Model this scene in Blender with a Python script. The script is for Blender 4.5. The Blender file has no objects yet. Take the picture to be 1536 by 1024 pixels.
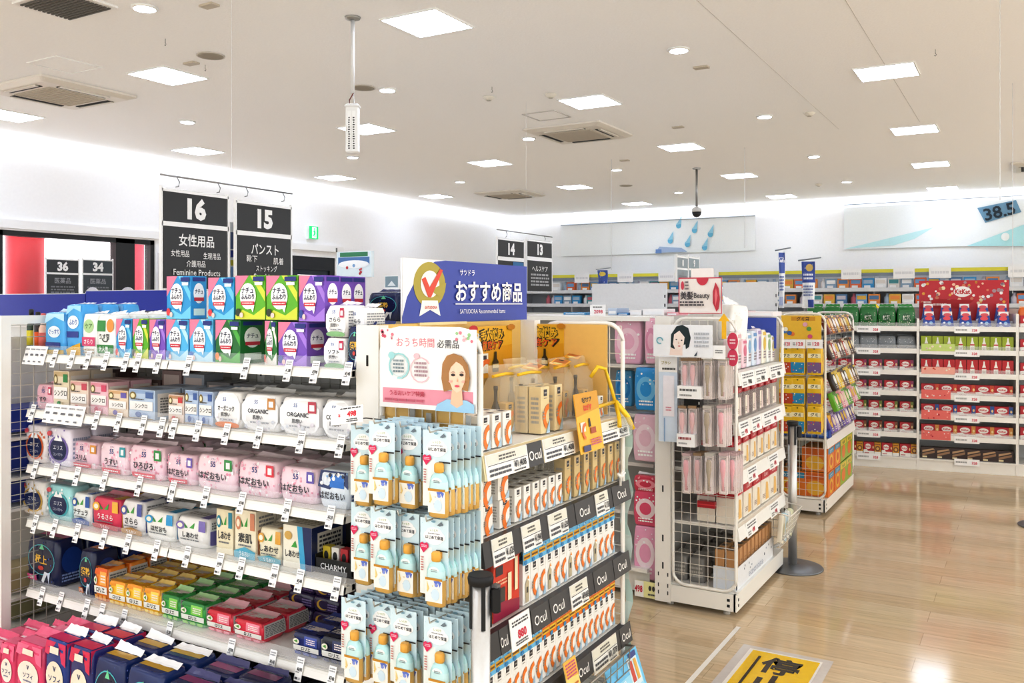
import bpy, math, random
from math import sin, cos, pi, radians, tan, atan2, hypot
from mathutils import Vector, Matrix
random.seed(5)
R = random.Random(11)
sc = bpy.context.scene
COL = sc.collection

# ------------------------------------------------------------------ survey
# focal length in pixels of the 1536x1024 frame, eye height and heading of the photographer;
# positions in the shop were surveyed from sight lines crossed with the plane each thing stands on
F, CX, HY, EYE = 1326.0, 768.0, 455.0, 1.65
TH = radians(30.4)
CT, ST = cos(TH), sin(TH)
def ray(px, py):
    a = (px - CX) / F
    return (a * CT - ST, a * ST + CT, (HY - py) / F)
def onX(px, py, X):
    r = ray(px, py); t = X / r[0]; return Vector((X, t * r[1], EYE + t * r[2]))
def onY(px, py, Y):
    r = ray(px, py); t = Y / r[1]; return Vector((t * r[0], Y, EYE + t * r[2]))
def onZ(px, py, Z):
    r = ray(px, py); t = (Z - EYE) / r[2]; return Vector((t * r[0], t * r[1], Z))

# ------------------------------------------------------------------ materials
def lin(h):
    h = h.lstrip('#')
    if len(h) == 3: h = ''.join(c * 2 for c in h)
    o = []
    for i in (0, 2, 4):
        c = int(h[i:i+2], 16) / 255
        o.append(c / 12.92 if c <= .04045 else ((c + .055) / 1.055) ** 2.4)
    return (o[0], o[1], o[2], 1.0)
MATS = {}
def mat(name, rough=.5, metallic=0., coat=0., clear=0., emit=0., nscale=40., namp=.05, bump=0., sub=0.):
    m = bpy.data.materials.new(name); m.use_nodes = True
    nt = m.node_tree; N = nt.nodes; L = nt.links
    b = N['Principled BSDF']; out = N['Material Output']
    at = N.new('ShaderNodeAttribute'); at.attribute_name = 'Col'
    tc = N.new('ShaderNodeTexCoord')
    no = N.new('ShaderNodeTexNoise'); no.inputs['Scale'].default_value = nscale; no.inputs['Detail'].default_value = 3
    L.new(tc.outputs['Object'], no.inputs['Vector'])
    mr = N.new('ShaderNodeMapRange'); mr.inputs['To Min'].default_value = 1 - namp; mr.inputs['To Max'].default_value = 1 + namp * .6
    L.new(no.outputs['Fac'], mr.inputs['Value'])
    mx = N.new('ShaderNodeVectorMath'); mx.operation = 'SCALE'
    L.new(at.outputs['Color'], mx.inputs[0]); L.new(mr.outputs['Result'], mx.inputs['Scale'])
    L.new(mx.outputs['Vector'], b.inputs['Base Color'])
    b.inputs['Roughness'].default_value = rough
    b.inputs['Metallic'].default_value = metallic
    b.inputs['Coat Weight'].default_value = coat
    b.inputs['Coat Roughness'].default_value = .12
    if sub:
        b.inputs['Subsurface Weight'].default_value = sub
    if bump:
        bp = N.new('ShaderNodeBump'); bp.inputs['Strength'].default_value = bump; bp.inputs['Distance'].default_value = .004
        L.new(no.outputs['Fac'], bp.inputs['Height']); L.new(bp.outputs['Normal'], b.inputs['Normal'])
    if emit:
        L.new(mx.outputs['Vector'], b.inputs['Emission Color']); b.inputs['Emission Strength'].default_value = emit
    if clear:
        t = N.new('ShaderNodeBsdfTransparent'); ms = N.new('ShaderNodeMixShader'); ms.inputs['Fac'].default_value = clear
        L.new(b.outputs['BSDF'], ms.inputs[1]); L.new(t.outputs['BSDF'], ms.inputs[2]); L.new(ms.outputs['Shader'], out.inputs['Surface'])
    MATS[name] = m
    return m
mat('paper', .5)
mat('film', .24, coat=.25, nscale=28, namp=.07, bump=.25)
mat('carton', .38, coat=.12)
mat('paint', .36, namp=.03, nscale=6)
mat('matte', .75)
mat('metal', .38, metallic=.85, nscale=90)
mat('wire', .35, metallic=.2)
mat('rubber', .45)
mat('clear', .12, clear=.8)
mat('glass', .05, clear=.94)
mat('sheer', .2, clear=.78, nscale=9, namp=.1)
mat('glow', .5, emit=.7)
mat('lamp', .5, emit=11.)
mat('cove', .5, emit=2.6)
mat('outdoor_glow', .6, emit=2.2, nscale=1.5, namp=.12)

# ------------------------------------------------------------------ text
_TX = {}
def text2d(s, bold=0.):
    k = (s, bold)
    if k not in _TX:
        c = bpy.data.curves.new('lettering', 'FONT'); c.body = s; c.resolution_u = 2; c.offset = bold
        o = bpy.data.objects.new('lettering', c); COL.objects.link(o)
        dg = bpy.context.evaluated_depsgraph_get()
        e = o.evaluated_get(dg); m = e.to_mesh()
        vs = [(v.co.x, v.co.y) for v in m.vertices]; ps = [tuple(p.vertices) for p in m.polygons]
        nz = [p.normal.z for p in m.polygons]
        ps = [p if n > 0 else p[::-1] for p, n in zip(ps, nz)]
        e.to_mesh_clear(); bpy.data.objects.remove(o); bpy.data.curves.remove(c)
        xs = [v[0] for v in vs] or [0, 1]; ys = [v[1] for v in vs] or [0, 1]
        _TX[k] = (vs, ps, min(xs), max(xs), min(ys), max(ys))
    return _TX[k]

# ------------------------------------------------------------------ mesh builder
class MB:
    def __init__(s): s.v = []; s.f = []
    def face(s, pts, col, m='paper', sm=False):
        b = len(s.v); s.v.extend(tuple(p) for p in pts); s.f.append((tuple(range(b, b + len(pts))), m, col, sm)); return s
    def raw(s, vs, fs, col, m='paper', sm=False):
        b = len(s.v); s.v.extend(tuple(p) for p in vs)
        for f in fs: s.f.append((tuple(b + i for i in f), m, col, sm))
        return s
    def box(s, x0, x1, y0, y1, z0, z1, col, m='paper'):
        v = [(x, y, z) for z in (z0, z1) for y in (y0, y1) for x in (x0, x1)]
        return s.raw(v, [(0,2,3,1),(4,5,7,6),(0,1,5,4),(2,6,7,3),(0,4,6,2),(1,3,7,5)], col, m)
    def rings(s, rs, col, m='paper', cap=True, sm=True, cols=None):
        n = len(rs[0]); vs = [p for r in rs for p in r]; b = len(s.v); s.v.extend(tuple(p) for p in vs)
        for i in range(len(rs) - 1):
            c = cols[i] if cols else col
            for j in range(n):
                k = (j + 1) % n
                s.f.append(((b+i*n+j, b+i*n+k, b+(i+1)*n+k, b+(i+1)*n+j), m, c, sm))
        if cap:
            s.f.append((tuple(b + j for j in range(n))[::-1], m, cols[0] if cols else col, False))
            s.f.append((tuple(b + (len(rs)-1)*n + j for j in range(n)), m, cols[-1] if cols else col, False))
        return s
    def tube(s, pts, r, col, m='wire', n=6, closed=False):
        pts = [Vector(p) for p in pts]; rs = []
        N = len(pts)
        for i, p in enumerate(pts):
            a = pts[i-1] if (i > 0 or closed) else p
            b = pts[(i+1) % N] if (i < N-1 or closed) else p
            d = (b - a).normalized()
            u = d.cross(Vector((0,0,1)))
            if u.length < .05: u = d.cross(Vector((0,1,0)))
            u.normalize(); w = d.cross(u)
            rs.append([p + r*(cos(2*pi*k/n + pi/4)*u + sin(2*pi*k/n + pi/4)*w) for k in range(n)])
        if closed: rs.append(rs[0])
        return s.rings(rs[::1], col, m, cap=not closed, sm=n > 4)
    def lathe(s, prof, col, m='paper', c=(0,0), n=16, sm=True, sx=1., sy=1.):
        cols = [p[2] if len(p) > 2 else col for p in prof]
        rs = [[(c[0]+p[0]*sx*cos(2*pi*k/n), c[1]+p[0]*sy*sin(2*pi*k/n), p[1]) for k in range(n)] for p in prof]
        return s.rings(rs, col, m, True, sm, cols)
    def rprism(s, w, d, h, col, m='paper', r=.006, x=0, y=0, z=0, ch=None):
        ch = r if ch is None else ch
        rs = [rrect(w-2*ch, d-2*ch, r, x, y, z), rrect(w, d, r, x, y, z+ch), rrect(w, d, r, x, y, z+h-ch), rrect(w-2*ch, d-2*ch, r, x, y, z+h)]
        return s.rings(rs, col, m, sm=False)
    def build(s, name, parent=None, o=(0,0,0), loc=None, rz=0., rx=0.):
        me = bpy.data.meshes.new(name)
        o = Vector(o)
        me.from_pydata([(p[0]-o.x, p[1]-o.y, p[2]-o.z) for p in s.v], [], [f[0] for f in s.f])
        ms = []
        for f in s.f:
            if f[1] not in ms: ms.append(f[1])
        for k in ms: me.materials.append(MATS[k])
        idx = {k: i for i, k in enumerate(ms)}
        me.polygons.foreach_set('material_index', [idx[f[1]] for f in s.f])
        me.polygons.foreach_set('use_smooth', [f[3] for f in s.f])
        ca = me.color_attributes.new('Col', 'FLOAT_COLOR', 'CORNER')
        buf = []
        cc = {}
        for f in s.f:
            c = cc.get(f[2])
            if c is None: c = cc[f[2]] = lin(f[2])
            buf.extend(c * len(f[0]))
        ca.data.foreach_set('color', buf)
        me.update()
        ob = bpy.data.objects.new(name, me); COL.objects.link(ob)
        if parent is not None: ob.parent = parent
        if loc is not None: ob.location = loc
        elif parent is None: ob.location = o
        ob.rotation_euler = (rx, 0, rz)
        return ob
def rrect(w, d, r, x=0, y=0, z=0, k=3):
    w = max(w, .0004); d = max(d, .0004); r = max(min(r, w/2.01, d/2.01), 1e-5); o = []
    for (sx, sy, a0) in ((1,-1,-pi/2), (1,1,0), (-1,1,pi/2), (-1,-1,pi)):
        for i in range(k):
            a = a0 + (pi/2)*i/(k-1)
            o.append((x + sx*(w/2-r) + r*cos(a), y + sy*(d/2-r) + r*sin(a), z))
    return o

# print on a face. P(u,v,off) maps fractions of the face to a point, off = distance in front of it
def decals(mb, P, w, h, items, m='paper', e=.0005, n=1):
    k = 0
    for it in items:
        k += 1; off = e * k; t = it[0]
        if t == 'r':
            u0, v0, u1, v1, c = it[1:6]
            g = [[P(u0+(u1-u0)*i/n, v0+(v1-v0)*j/n, off) for i in range(n+1)] for j in range(n+1)]
            for j in range(n):
                for i in range(n): mb.face([g[j][i], g[j][i+1], g[j+1][i+1], g[j+1][i]], c, m)
        elif t == 'e':
            u, v, ru, rv, c = it[1:6]; q = it[6] if len(it) > 6 else 20
            mb.face([P(u+ru*cos(2*pi*i/q), v+rv*sin(2*pi*i/q), off) for i in range(q)], c, m)
        elif t == 'p':
            mb.face([P(a, b, off) for a, b in it[1]], it[2], m)
        elif t == 'a':   # arc band: u,v,r0,r1 (fractions of w), a0,a1 degrees, colour
            u, v, r0, r1, a0, a1, c = it[1:8]; q = 12
            A = [radians(a0+(a1-a0)*i/q) for i in range(q+1)]
            for i in range(q):
                mb.face([P(u+r*cos(x), v+r*sin(x)*w/h, off) for r, x in ((r0,A[i]),(r1,A[i]),(r1,A[i+1]),(r0,A[i+1]))], c, m)
        elif t == 't':   # text centred on u,v; cap height = fraction of h
            s, u, v, hf, c = it[1:6]; mw = it[6] if len(it) > 6 else None; bold = it[7] if len(it) > 7 else .012
            vs, ps, x0, x1, y0, y1 = text2d(s, bold)
            sc_ = hf*h/.72; sx = sc_
            if mw and (x1-x0)*sx > mw*w: sx = mw*w/(x1-x0)
            cx, cy = (x0+x1)/2, (y0+y1)/2
            mb.raw([P(u+(a-cx)*sx/w, v+(b-cy)*sc_/h, off) for a, b in vs], ps, c, m)
        elif t == 'l':   # rows of tiny print
            u0, v0, u1, v1, rows, c = it[1:7]
            dv = (v1-v0)/rows
            for q in range(rows):
                a = u0
                b = v0 + dv*(q+.2)
                while a < u1-.02:
                    L = min(R.uniform(.06, .2)*(u1-u0), u1-a)
                    mb.face([P(a,b,off), P(a+L,b,off), P(a+L,b+dv*.55,off), P(a,b+dv*.55,off)], c, m)
                    a += L + .03*(u1-u0)
        elif t == 's':   # scatter of dots
            u0, v0, u1, v1, cnt, cs, rr = it[1:8]
            for q in range(cnt):
                a, b = R.uniform(u0,u1), R.uniform(v0,v1); r = rr*R.uniform(.5,1)
                mb.face([P(a+r*cos(x*pi/3), b+r*sin(x*pi/3)*w/h, off) for x in range(6)], R.choice(cs), m)
    return mb
def Pfront(w, d, h, z=0): return lambda u, v, o: ((u-.5)*w, -d/2-o, z+v*h)
def Pright(w, d, h, z=0): return lambda u, v, o: (w/2+o, (u-.5)*d, z+v*h)
def Pleft(w, d, h, z=0): return lambda u, v, o: (-w/2-o, (.5-u)*d, z+v*h)
def Ptop(w, d, h, z=0): return lambda u, v, o: ((u-.5)*w, (v-.5)*d, z+h+o)

# ------------------------------------------------------------------ object helpers
def tag(o, label=None, cat=None, group=None, kind=None):
    if label: o['label'] = label
    if cat:
        o['category'] = cat
        if not kind: o['kind'] = 'thing'
    if group: o['group'] = group
    if kind: o['kind'] = kind
    return o
def empty(name, loc, rz=0., **k):
    o = bpy.data.objects.new(name, None); COL.objects.link(o); o.location = loc; o.rotation_euler = (0,0,rz)
    o.empty_display_size = .05
    return tag(o, **k)
def copy_tree(o, parent=None):
    c = o.copy(); COL.objects.link(c)
    if parent is not None: c.parent = parent
    for ch in o.children: copy_tree(ch, c)
    return c
class Kind:
    """one thing built once; put() places it, later calls place copies with copies of its parts"""
    def __init__(s, root, cat, group=None): s.root = root; s.used = False; s.cat = cat; s.group = group; s.kids = list(root.children)
    def put(s, loc, rz=0., label=None, rx=None, group=None):
        if not s.used: o = s.root; s.used = True
        else: o = copy_tree(s.root)
        o.location = loc
        o.rotation_euler = (o.rotation_euler[0] if rx is None else rx, 0, rz)
        tag(o, label, s.cat, group or s.group)
        return o
NTH = 'zeroth first second third fourth fifth sixth seventh eighth ninth tenth eleventh twelfth thirteenth fourteenth fifteenth sixteenth seventeenth eighteenth nineteenth twentieth'.split()
def nth(i):
    if i <= 20: return NTH[i]
    tens = {2: 'twenty', 3: 'thirty', 4: 'forty', 5: 'fifty'}
    if i % 10 == 0: return {3: 'thirtieth', 4: 'fortieth', 5: 'fiftieth'}[i // 10]
    return tens[i//10] + '-' + NTH[i % 10]
def struct(o): return tag(o, kind='structure')

# ------------------------------------------------------------------ packages
def carton(name, w, d, h, base, dec, side=None, top=None, mt='carton', parent=None):
    mb = MB(); mb.rprism(w, d, h, base, mt, r=.002, ch=.0012)
    decals(mb, Pfront(w, d, h), w, h, dec, mt)
    if side: decals(mb, Pright(w, d, h), d, h, side, mt); decals(mb, Pleft(w, d, h), d, h, side, mt)
    if top: decals(mb, Ptop(w, d, h), w, d, top, mt)
    return mb.build(name, parent)
def softpack(name, w, d, h, base, dec, side=None, top=None, seal='#ffffff', mt='film', bulge=.06, sealh=.012, parent=None, st=.1):
    """pillow of film with rounded edges, slightly swollen, with a gathered seal along the top"""
    mb = MB(); r = min(w, d)*.18
    def S(t): return 1 - .10*(abs(2*t-1))**6 + bulge*(max(0., sin(pi*t))**1.2) * .5
    rg = R.Random if False else R
    lv = [0, .04, .15, .35, .55, .75, .9, .97, 1.]
    rs = []
    for t in lv:
        ring = rrect(w*S(t), d*S(t), r, 0, 0, t*h, k=4)
        rs.append([(x + rg.uniform(-1,1)*w*.006, y, z) for x, y, z in ring])
    rs.append([(x*.8, y*.7, h*1.012) for x, y, z in rs[-1]])
    mb.rings(rs, base, mt)
    def P(u, v, o):
        u = min(max(u,.02),.98); v = min(max(v,.015),.985)
        return ((u-.5)*w*S(v), -d/2*S(v)-o-.0006, v*h)
    decals(mb, P, w, h, dec, mt, n=4)
    if side:
        decals(mb, lambda u, v, o: (w/2*S(v)+o+w*.006, (u-.5)*d*S(v), v*h), d, h, side, mt, n=3)
        decals(mb, lambda u, v, o: (-w/2*S(v)-o-w*.006, (.5-u)*d*S(v), v*h), d, h, side, mt, n=3)
    if top: decals(mb, lambda u, v, o: ((u-.5)*w, (v-.5)*d, h*1.012+o), w, d, top, mt)
    ob = mb.build(name, parent)
    if sealh:
        # gusset fold: a smooth flap lying on the top, lifted at one end
        m2 = MB(); q = 7; e0, e1 = R.uniform(.35,1.2)*sealh, R.uniform(.35,1.2)*sealh; t0, t1 = R.uniform(st-.1,st+.1), R.uniform(st-.1,st+.1); G = []
        for j, s_ in enumerate((0,.35,.7,1.)):
            G.append([((i/(q-1)-.5)*w*(.94-.12*s_), d*((t0+(t1-t0)*i/(q-1))*(1-s_)+.36*s_), h*1.012+.0015+(e0+(e1-e0)*i/(q-1))*(s_**1.6)+.1*sealh*sin(3.*i+s_)) for i in range(q)])
        for j in range(3):
            for i in range(q-1): m2.face([G[j][i],G[j][i+1],G[j+1][i+1],G[j+1][i]], seal, mt, True)
        m2.build('top_seal', ob)
    return ob
# =================================================================== THE SHOP
CEIL = 3.6; WL = -10.2; WB = 17.3
def PX(X, y0, y1, z0, z1): return lambda u, v, o: (X+o, y0+(y1-y0)*u, z0+(z1-z0)*v)      # board facing +X
def PY(Y, x0, x1, z0, z1): return lambda u, v, o: (x0+(x1-x0)*u, Y-o, z0+(z1-z0)*v)      # board facing -Y
def PZ(Z, x0, x1, y0, y1): return lambda u, v, o: (x0+(x1-x0)*u, y0+(y1-y0)*v, Z+o)      # sheet facing up

def floor_material():
    m = bpy.data.materials.new('vinyl_plank'); m.use_nodes = True
    nt = m.node_tree; N = nt.nodes; L = nt.links; b = N['Principled BSDF']
    tc = N.new('ShaderNodeTexCoord'); mp = N.new('ShaderNodeMapping'); L.new(tc.outputs['Object'], mp.inputs['Vector'])
    br = N.new('ShaderNodeTexBrick'); br.offset = .37
    br.inputs['Color1'].default_value = lin('dccaac'); br.inputs['Color2'].default_value = lin('d3bc9a'); br.inputs['Mortar'].default_value = lin('c0aa8b')
    br.inputs['Scale'].default_value = 1.; br.inputs['Brick Width'].default_value = 1.25; br.inputs['Row Height'].default_value = .18
    br.inputs['Mortar Size'].default_value = .0018; br.inputs['Mortar Smooth'].default_value = .3; br.inputs['Bias'].default_value = -.1
    L.new(mp.outputs['Vector'], br.inputs['Vector'])
    m2 = N.new('ShaderNodeMapping'); m2.inputs['Scale'].default_value = (1.2, 14, 1); L.new(tc.outputs['Object'], m2.inputs['Vector'])
    no = N.new('ShaderNodeTexNoise'); no.inputs['Scale'].default_value = 3; no.inputs['Detail'].default_value = 6; no.inputs['Roughness'].default_value = .6
    L.new(m2.outputs['Vector'], no.inputs['Vector'])
    mr = N.new('ShaderNodeMapRange'); mr.inputs['From Min'].default_value = .3; mr.inputs['From Max'].default_value = .7; mr.inputs['To Min'].default_value = .86; mr.inputs['To Max'].default_value = 1.08
    L.new(no.outputs['Fac'], mr.inputs['Value'])
    sc_ = N.new('ShaderNodeVectorMath'); sc_.operation = 'SCALE'
    L.new(br.outputs['Color'], sc_.inputs[0]); L.new(mr.outputs['Result'], sc_.inputs['Scale']); L.new(sc_.outputs['Vector'], b.inputs['Base Color'])
    b.inputs['Roughness'].default_value = .16
    n3 = N.new('ShaderNodeTexNoise'); n3.inputs['Scale'].default_value = 2.2; L.new(tc.outputs['Object'], n3.inputs['Vector'])
    r3 = N.new('ShaderNodeMapRange'); r3.inputs['To Min'].default_value = .06; r3.inputs['To Max'].default_value = .15
    L.new(n3.outputs['Fac'], r3.inputs['Value']); L.new(r3.outputs['Result'], b.inputs['Roughness'])
    b.inputs['Specular IOR Level'].default_value = .5
    return m
MATS['floor'] = floor_material()
def wall_material(name, col, rough, nscale, bump):
    m = bpy.data.materials.new(name); m.use_nodes = True
    nt = m.node_tree; N = nt.nodes; L = nt.links; b = N['Principled BSDF']
    tc = N.new('ShaderNodeTexCoord'); no = N.new('ShaderNodeTexNoise'); no.inputs['Scale'].default_value = nscale; no.inputs['Detail'].default_value = 5
    L.new(tc.outputs['Object'], no.inputs['Vector'])
    cr = N.new('ShaderNodeMix'); cr.data_type = 'RGBA'
    c = lin(col); cr.inputs['A'].default_value = tuple(x*.93 for x in c[:3]) + (1,); cr.inputs['B'].default_value = c
    L.new(no.outputs['Fac'], cr.inputs['Factor']); L.new(cr.outputs['Result'], b.inputs['Base Color'])
    b.inputs['Roughness'].default_value = rough
    bp = N.new('ShaderNodeBump'); bp.inputs['Strength'].default_value = bump; bp.inputs['Distance'].default_value = .003
    L.new(no.outputs['Fac'], bp.inputs['Height']); L.new(bp.outputs['Normal'], b.inputs['Normal'])
    MATS[name] = m
wall_material('wall', 'fbfbfc', .6, 30, .1)
wall_material('ceilboard_glow', 'efebe6', .8, 60, .5)
b_ = MATS['ceilboard_glow'].node_tree.nodes['Principled BSDF']; b_.inputs['Emission Color'].default_value = lin('e6ecf4'); b_.inputs['Emission Strength'].default_value = .115  # faint emission added to the ceiling boards as soft fill, no lamp there

struct(MB().box(WL-.2, 6, -5, WB+.2, -.1, 0, '#d0b48c', 'floor').build('floor'))
struct(MB().box(WL-.2, 6, -5, WB+.2, CEIL, CEIL+.12, '#ddd', 'ceilboard_glow').build('ceiling'))
wl = MB()
for y0, y1, z0, z1 in ((-5,4.2,0,CEIL),(4.2,7.86,2.5,CEIL),(7.86,10.35,0,CEIL),(10.35,11.45,2.42,CEIL),(11.45,WB,0,CEIL)):
    wl.box(WL-.2, WL, y0, y1, z0, z1, '#fff', 'wall')
struct(wl.build('wall_left'))
struct(MB().box(WL-.2, 6, WB, WB+.2, 0, CEIL, '#fff', 'wall').build('wall_back'))
# bright light coves along the wall tops
struct(MB().box(WL, WL+.09, -5, WB, CEIL-.11, CEIL-.03, '#eef4ff', 'cove').build('trim_1'))
struct(MB().box(WL+.09, 6, WB-.09, WB, CEIL-.11, CEIL-.03, '#eef4ff', 'cove').build('trim_2'))
struct(MB().box(WL, WL+.05, 4.1, 11.6, 2.52, 2.62, '#f4f4f4', 'paint').build('trim_3'))
# thin joints in the ceiling boards
for i, (a, b) in enumerate((((1268,0),(1345,122)), ((1045,0),(1190,140)))):
    p, q = onZ(*a, CEIL-.001), onZ(*b, CEIL-.001)
    struct(MB().box(p.x-.002, p.x+.002, p.y-3, q.y+2, CEIL-.002, CEIL, '#d9d5cf', 'matte').build('trim_%d' % (4+i)))
# shop window with black posts and the entrance door
w1 = MB()
for y0, y1 in ((4.2,4.3),(5.66,5.82),(7.28,7.56),(7.8,7.86)): w1.box(WL-.14, WL-.02, y0, y1, 0, 2.5, '#15171b', 'paint')
w1.box(WL-.14, WL-.02, 4.2, 7.86, 2.44, 2.5, '#15171b', 'paint')
o = struct(w1.build('window_1')); MB().box(WL-.09, WL-.08, 4.2, 7.86, 0, 2.46, '#eef4f6', 'glass').build('glass_pane', o)
d1 = MB()
d1.box(WL-.12, WL-.02, 10.35, 10.45, 0, 2.42, '#14181f', 'paint'); d1.box(WL-.12, WL-.02, 11.33, 11.45, 0, 2.42, '#14181f', 'paint')
d1.box(WL-.12, WL-.02, 10.45, 11.33, 2.2, 2.42, '#14181f', 'paint'); d1.box(WL-.10, WL-.05, 10.45, 11.33, 0, 2.2, '#22303c', 'paint')
o = struct(d1.build('door_1')); MB().box(WL-.05, WL-.035, 10.6, 11.05, 1.4, 2.12, '#f6eef2', 'glow').build('notice', o)
# outside the window: bright pavement, red shop-front columns
struct(MB().box(-17, WL-.2, -2, 16, -.12, -.02, '#e8e6e2', 'matte').build('pavement'))
struct(MB().box(-17.2, -17, -2, 16, 0, 5, '#f4f2f4', 'outdoor_glow').build('wall_outside'))  # backdrop wall glows by emission, standing in for daylight outside
for X, Y, r, c in ((-11.3, 6.72, .23, '#c8102a'), (-12.6, 9.25, .2, '#d8495c'), (-13.6, 11.2, .2, '#e58a98')):
    struct(MB().lathe([(r,0),(r,4.2)], c, 'paint', n=28).build('column', loc=(X, Y, 0)))

# ------------------------------------------------------------------- ceiling fittings
def panel_kind():
    r = empty('ceiling_light', (0,0,0)); s = .225
    f = MB()
    for a, b, c, d in ((-s-.012,s+.012,-s-.012,-s),(-s-.012,s+.012,s,s+.012),(-s-.012,-s,-s,s),(s,s+.012,-s,s)): f.box(a,b,c,d,-.012,0,'#f2f2f0','paint')
    f.build('frame', r); MB().box(-s,s,-s,s,-.008,-.002,'#dfeaff','lamp').build('diffuser', r)
    return Kind(r, 'ceiling light', 'square ceiling lights')
K = panel_kind()
LP = [(641,34),(252,113),(885,152),(1330,107),(15,173),(550,193),(297,226),(735,244),(1022,220),(1372,194),(503,266),(862,280),(1109,263),(1396,246),(654,294),(955,305),(1172,294),(1414,282)]
LD = ['beside the hanging tag device', 'over the shop window side, beside the round speaker', 'in front of the middle air conditioner', 'cut by a ceiling joint, over the bare floor',
 'below the big air conditioner by the window', 'half behind the hanging tag device', 'above the sixteen aisle sign by the cove', 'above the fourteen aisle sign', 'beyond the middle air conditioner',
 'second in the row over the main aisle', 'between the wall cove and the fifteen sign', 'beside the far air conditioner', 'above the dome camera', 'third in the row over the main aisle',
 'by the cove above the blue recommendation sign', 'small in the distance behind the camera pole', 'far off above the thermometer banner', 'fourth in the row over the main aisle']
for (px, py), d in zip(LP, LD):
    p = onZ(px, py, CEIL); K.put(p, 0, 'white square ceiling light ' + d)
# the rows go on overhead, behind the photographer
for x, y in ((-6.5,1.2),(-4.2,.2),(-2.2,.6),(-2.2,2.2),(.4,.4),(.4,2.6),(2.6,1),(2.6,4),(2.6,8),(-4.2,-2),(-1,-2.2),(1.8,-2),(2.6,12)):
    K.put((x, y, CEIL), 0, 'white square ceiling light overhead, outside the picture')
r = empty('downlight', (0,0,0)); MB().lathe([(.085,0),(.085,-.01),(.07,-.014)], '#f4f4f2', 'paint', n=24).build('trim_ring', r)
MB().lathe([(.068,-.006),(.068,-.0155)], '#dfeaff', 'lamp', n=24).build('lens', r)
K = Kind(r, 'downlight', 'round downlights')
DL = [((217,11),'beside the ceiling grille'),((1018,74),'alone above the middle aisle'),((581,134),'beside the hanging tag device'),((281,182),'between two square lights by the cove'),((1147,174),'between the middle air conditioner and the row of lights'),
 ((793,207),'touching the middle air conditioner'),((1221,234),'small, above the thermometer banner side'),((529,235),'straight under the hanging tag device'),((690,272),'by the far corner of the coves'),((1270,272),'tiny, beside the ceiling sensor'),((925,254),'below the white projector plate'),((1018,288),'tiny, beside the dome camera pole')]
for (px, py), d in DL: K.put(onZ(px, py, CEIL), 0, 'round white downlight ' + d)
def round_thing(name, label, cat, px, py, rad, prof, col, m='paint'):
    mb = MB().lathe([(a*rad, -b) for a, b in prof], col, m, n=24); o = mb.build(name, loc=onZ(px, py, CEIL)); return tag(o, label, cat)
for px, py, d in ((316,83,'large beside the square light'),(939,278,'tiny one beyond the middle air conditioner'),(545,131,'half behind the pole of the tag device')):
    o = round_thing('ceiling_speaker', 'round grey-brown ceiling speaker, ' + d, 'speaker', px, py, .11, [(1,0),(1,.008)], '#d9d3cb'); MB().lathe([(.098,-.002),(.098,-.0095),(.06,-.012)], '#b3aa9b', 'matte', n=24).build('grille', o)
for px, py, d in ((733,145,'below a ceiling hook'),(1214,169,'beside the row of square lights'),(1228,276,'far off near the back cove'),(826,141,'pale, in front of a square light')):
    o = round_thing('smoke_detector', 'small cream smoke detector ' + d, 'smoke detector', px, py, .055, [(1,0),(1,.012),(.6,.03),(.55,.034)], '#e9e4da'); MB().lathe([(.02,-.03),(.02,-.04)], '#c8c2b6', 'paint', n=12).build('sensor', o)
for px, py, d in ((1052,100,'beside a round downlight'),(287,94,'beside the large speaker'),(1017,190,'small, over the middle aisle'),(937,240,'grey, in front of the far lights'),(314,7,'next to the ceiling grille')):
    p = onZ(px, py, CEIL); o = MB().box(-.06,.06,-.035,.035,-.014,0,'#cfc5b4','paint').build('ceiling_plate', loc=p); tag(o, 'small beige ceiling plate ' + d, 'ceiling plate')
# air conditioners
def cassette(px, py, label):
    p = onZ(px, py, CEIL); p.z -= .003; r = empty('ceiling_air_conditioner', p, label=label, cat='air conditioner', group='ceiling air conditioners'); s = .475
    mb = MB(); mb.rings([rrect(2*s,2*s,.03,0,0,0), rrect(2*s,2*s,.03,0,0,-.02), rrect(2*s-.12,2*s-.12,.03,0,0,-.045)], '#ece7df', 'paint', sm=False); mb.build('casing', r)
    g = MB(); g.box(-.27,.27,-.27,.27,-.052,-.044,'#d9d1c4','matte')
    for i in range(13): g.box(-.26,.26,-.25+i*.041,-.238+i*.041,-.056,-.05,'#cdc4b6','matte')
    g.build('intake_grille', r)
    for k in range(4):
        f = MB(); f.box(-.24,.24,.315,.375,-.05,-.043,'#2c2a28','matte'); f.box(-.24,.24,.35,.385,-.056,-.045,'#e6e1d8','paint')
        o = f.build('louver', r); o.rotation_euler = (0,0,k*pi/2)
for px, py, l in ((90,137,'large cream ceiling air conditioner by the shop window'),(868,197,'cream ceiling air conditioner in the middle of the ceiling'),(765,290,'small far cream ceiling air conditioner above aisle fourteen'),(1575,246,'cream ceiling air conditioner cut by the edge, over the chocolate shelf')):
    cassette(px, py, l)
for (px, py, sx, sy, l) in ((97,97,.4,.4,'white outlined access hatch above the large air conditioner'),(820,173,.38,.38,'faint access hatch beside the middle air conditioner')):
    p = onZ(px, py, CEIL); mb = MB()
    for a, b, c, d in ((-1,1,-1,-.94),(-1,1,.94,1),(-1,-.94,-.94,.94),(.94,1,-.94,.94)): mb.box(a*sx/2,b*sx/2,c*sy/2,d*sy/2,-.008,0,'#f6f5f2' if px < 200 else '#cfcac4','paint')
    o = mb.build('ceiling_hatch', loc=p); tag(o, l, 'access hatch'); MB().box(-.46*sx,.46*sx,-.46*sy,.46*sy,-.003,0,'#e2ddd7','ceilboard_glow').build('panel', o)
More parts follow.
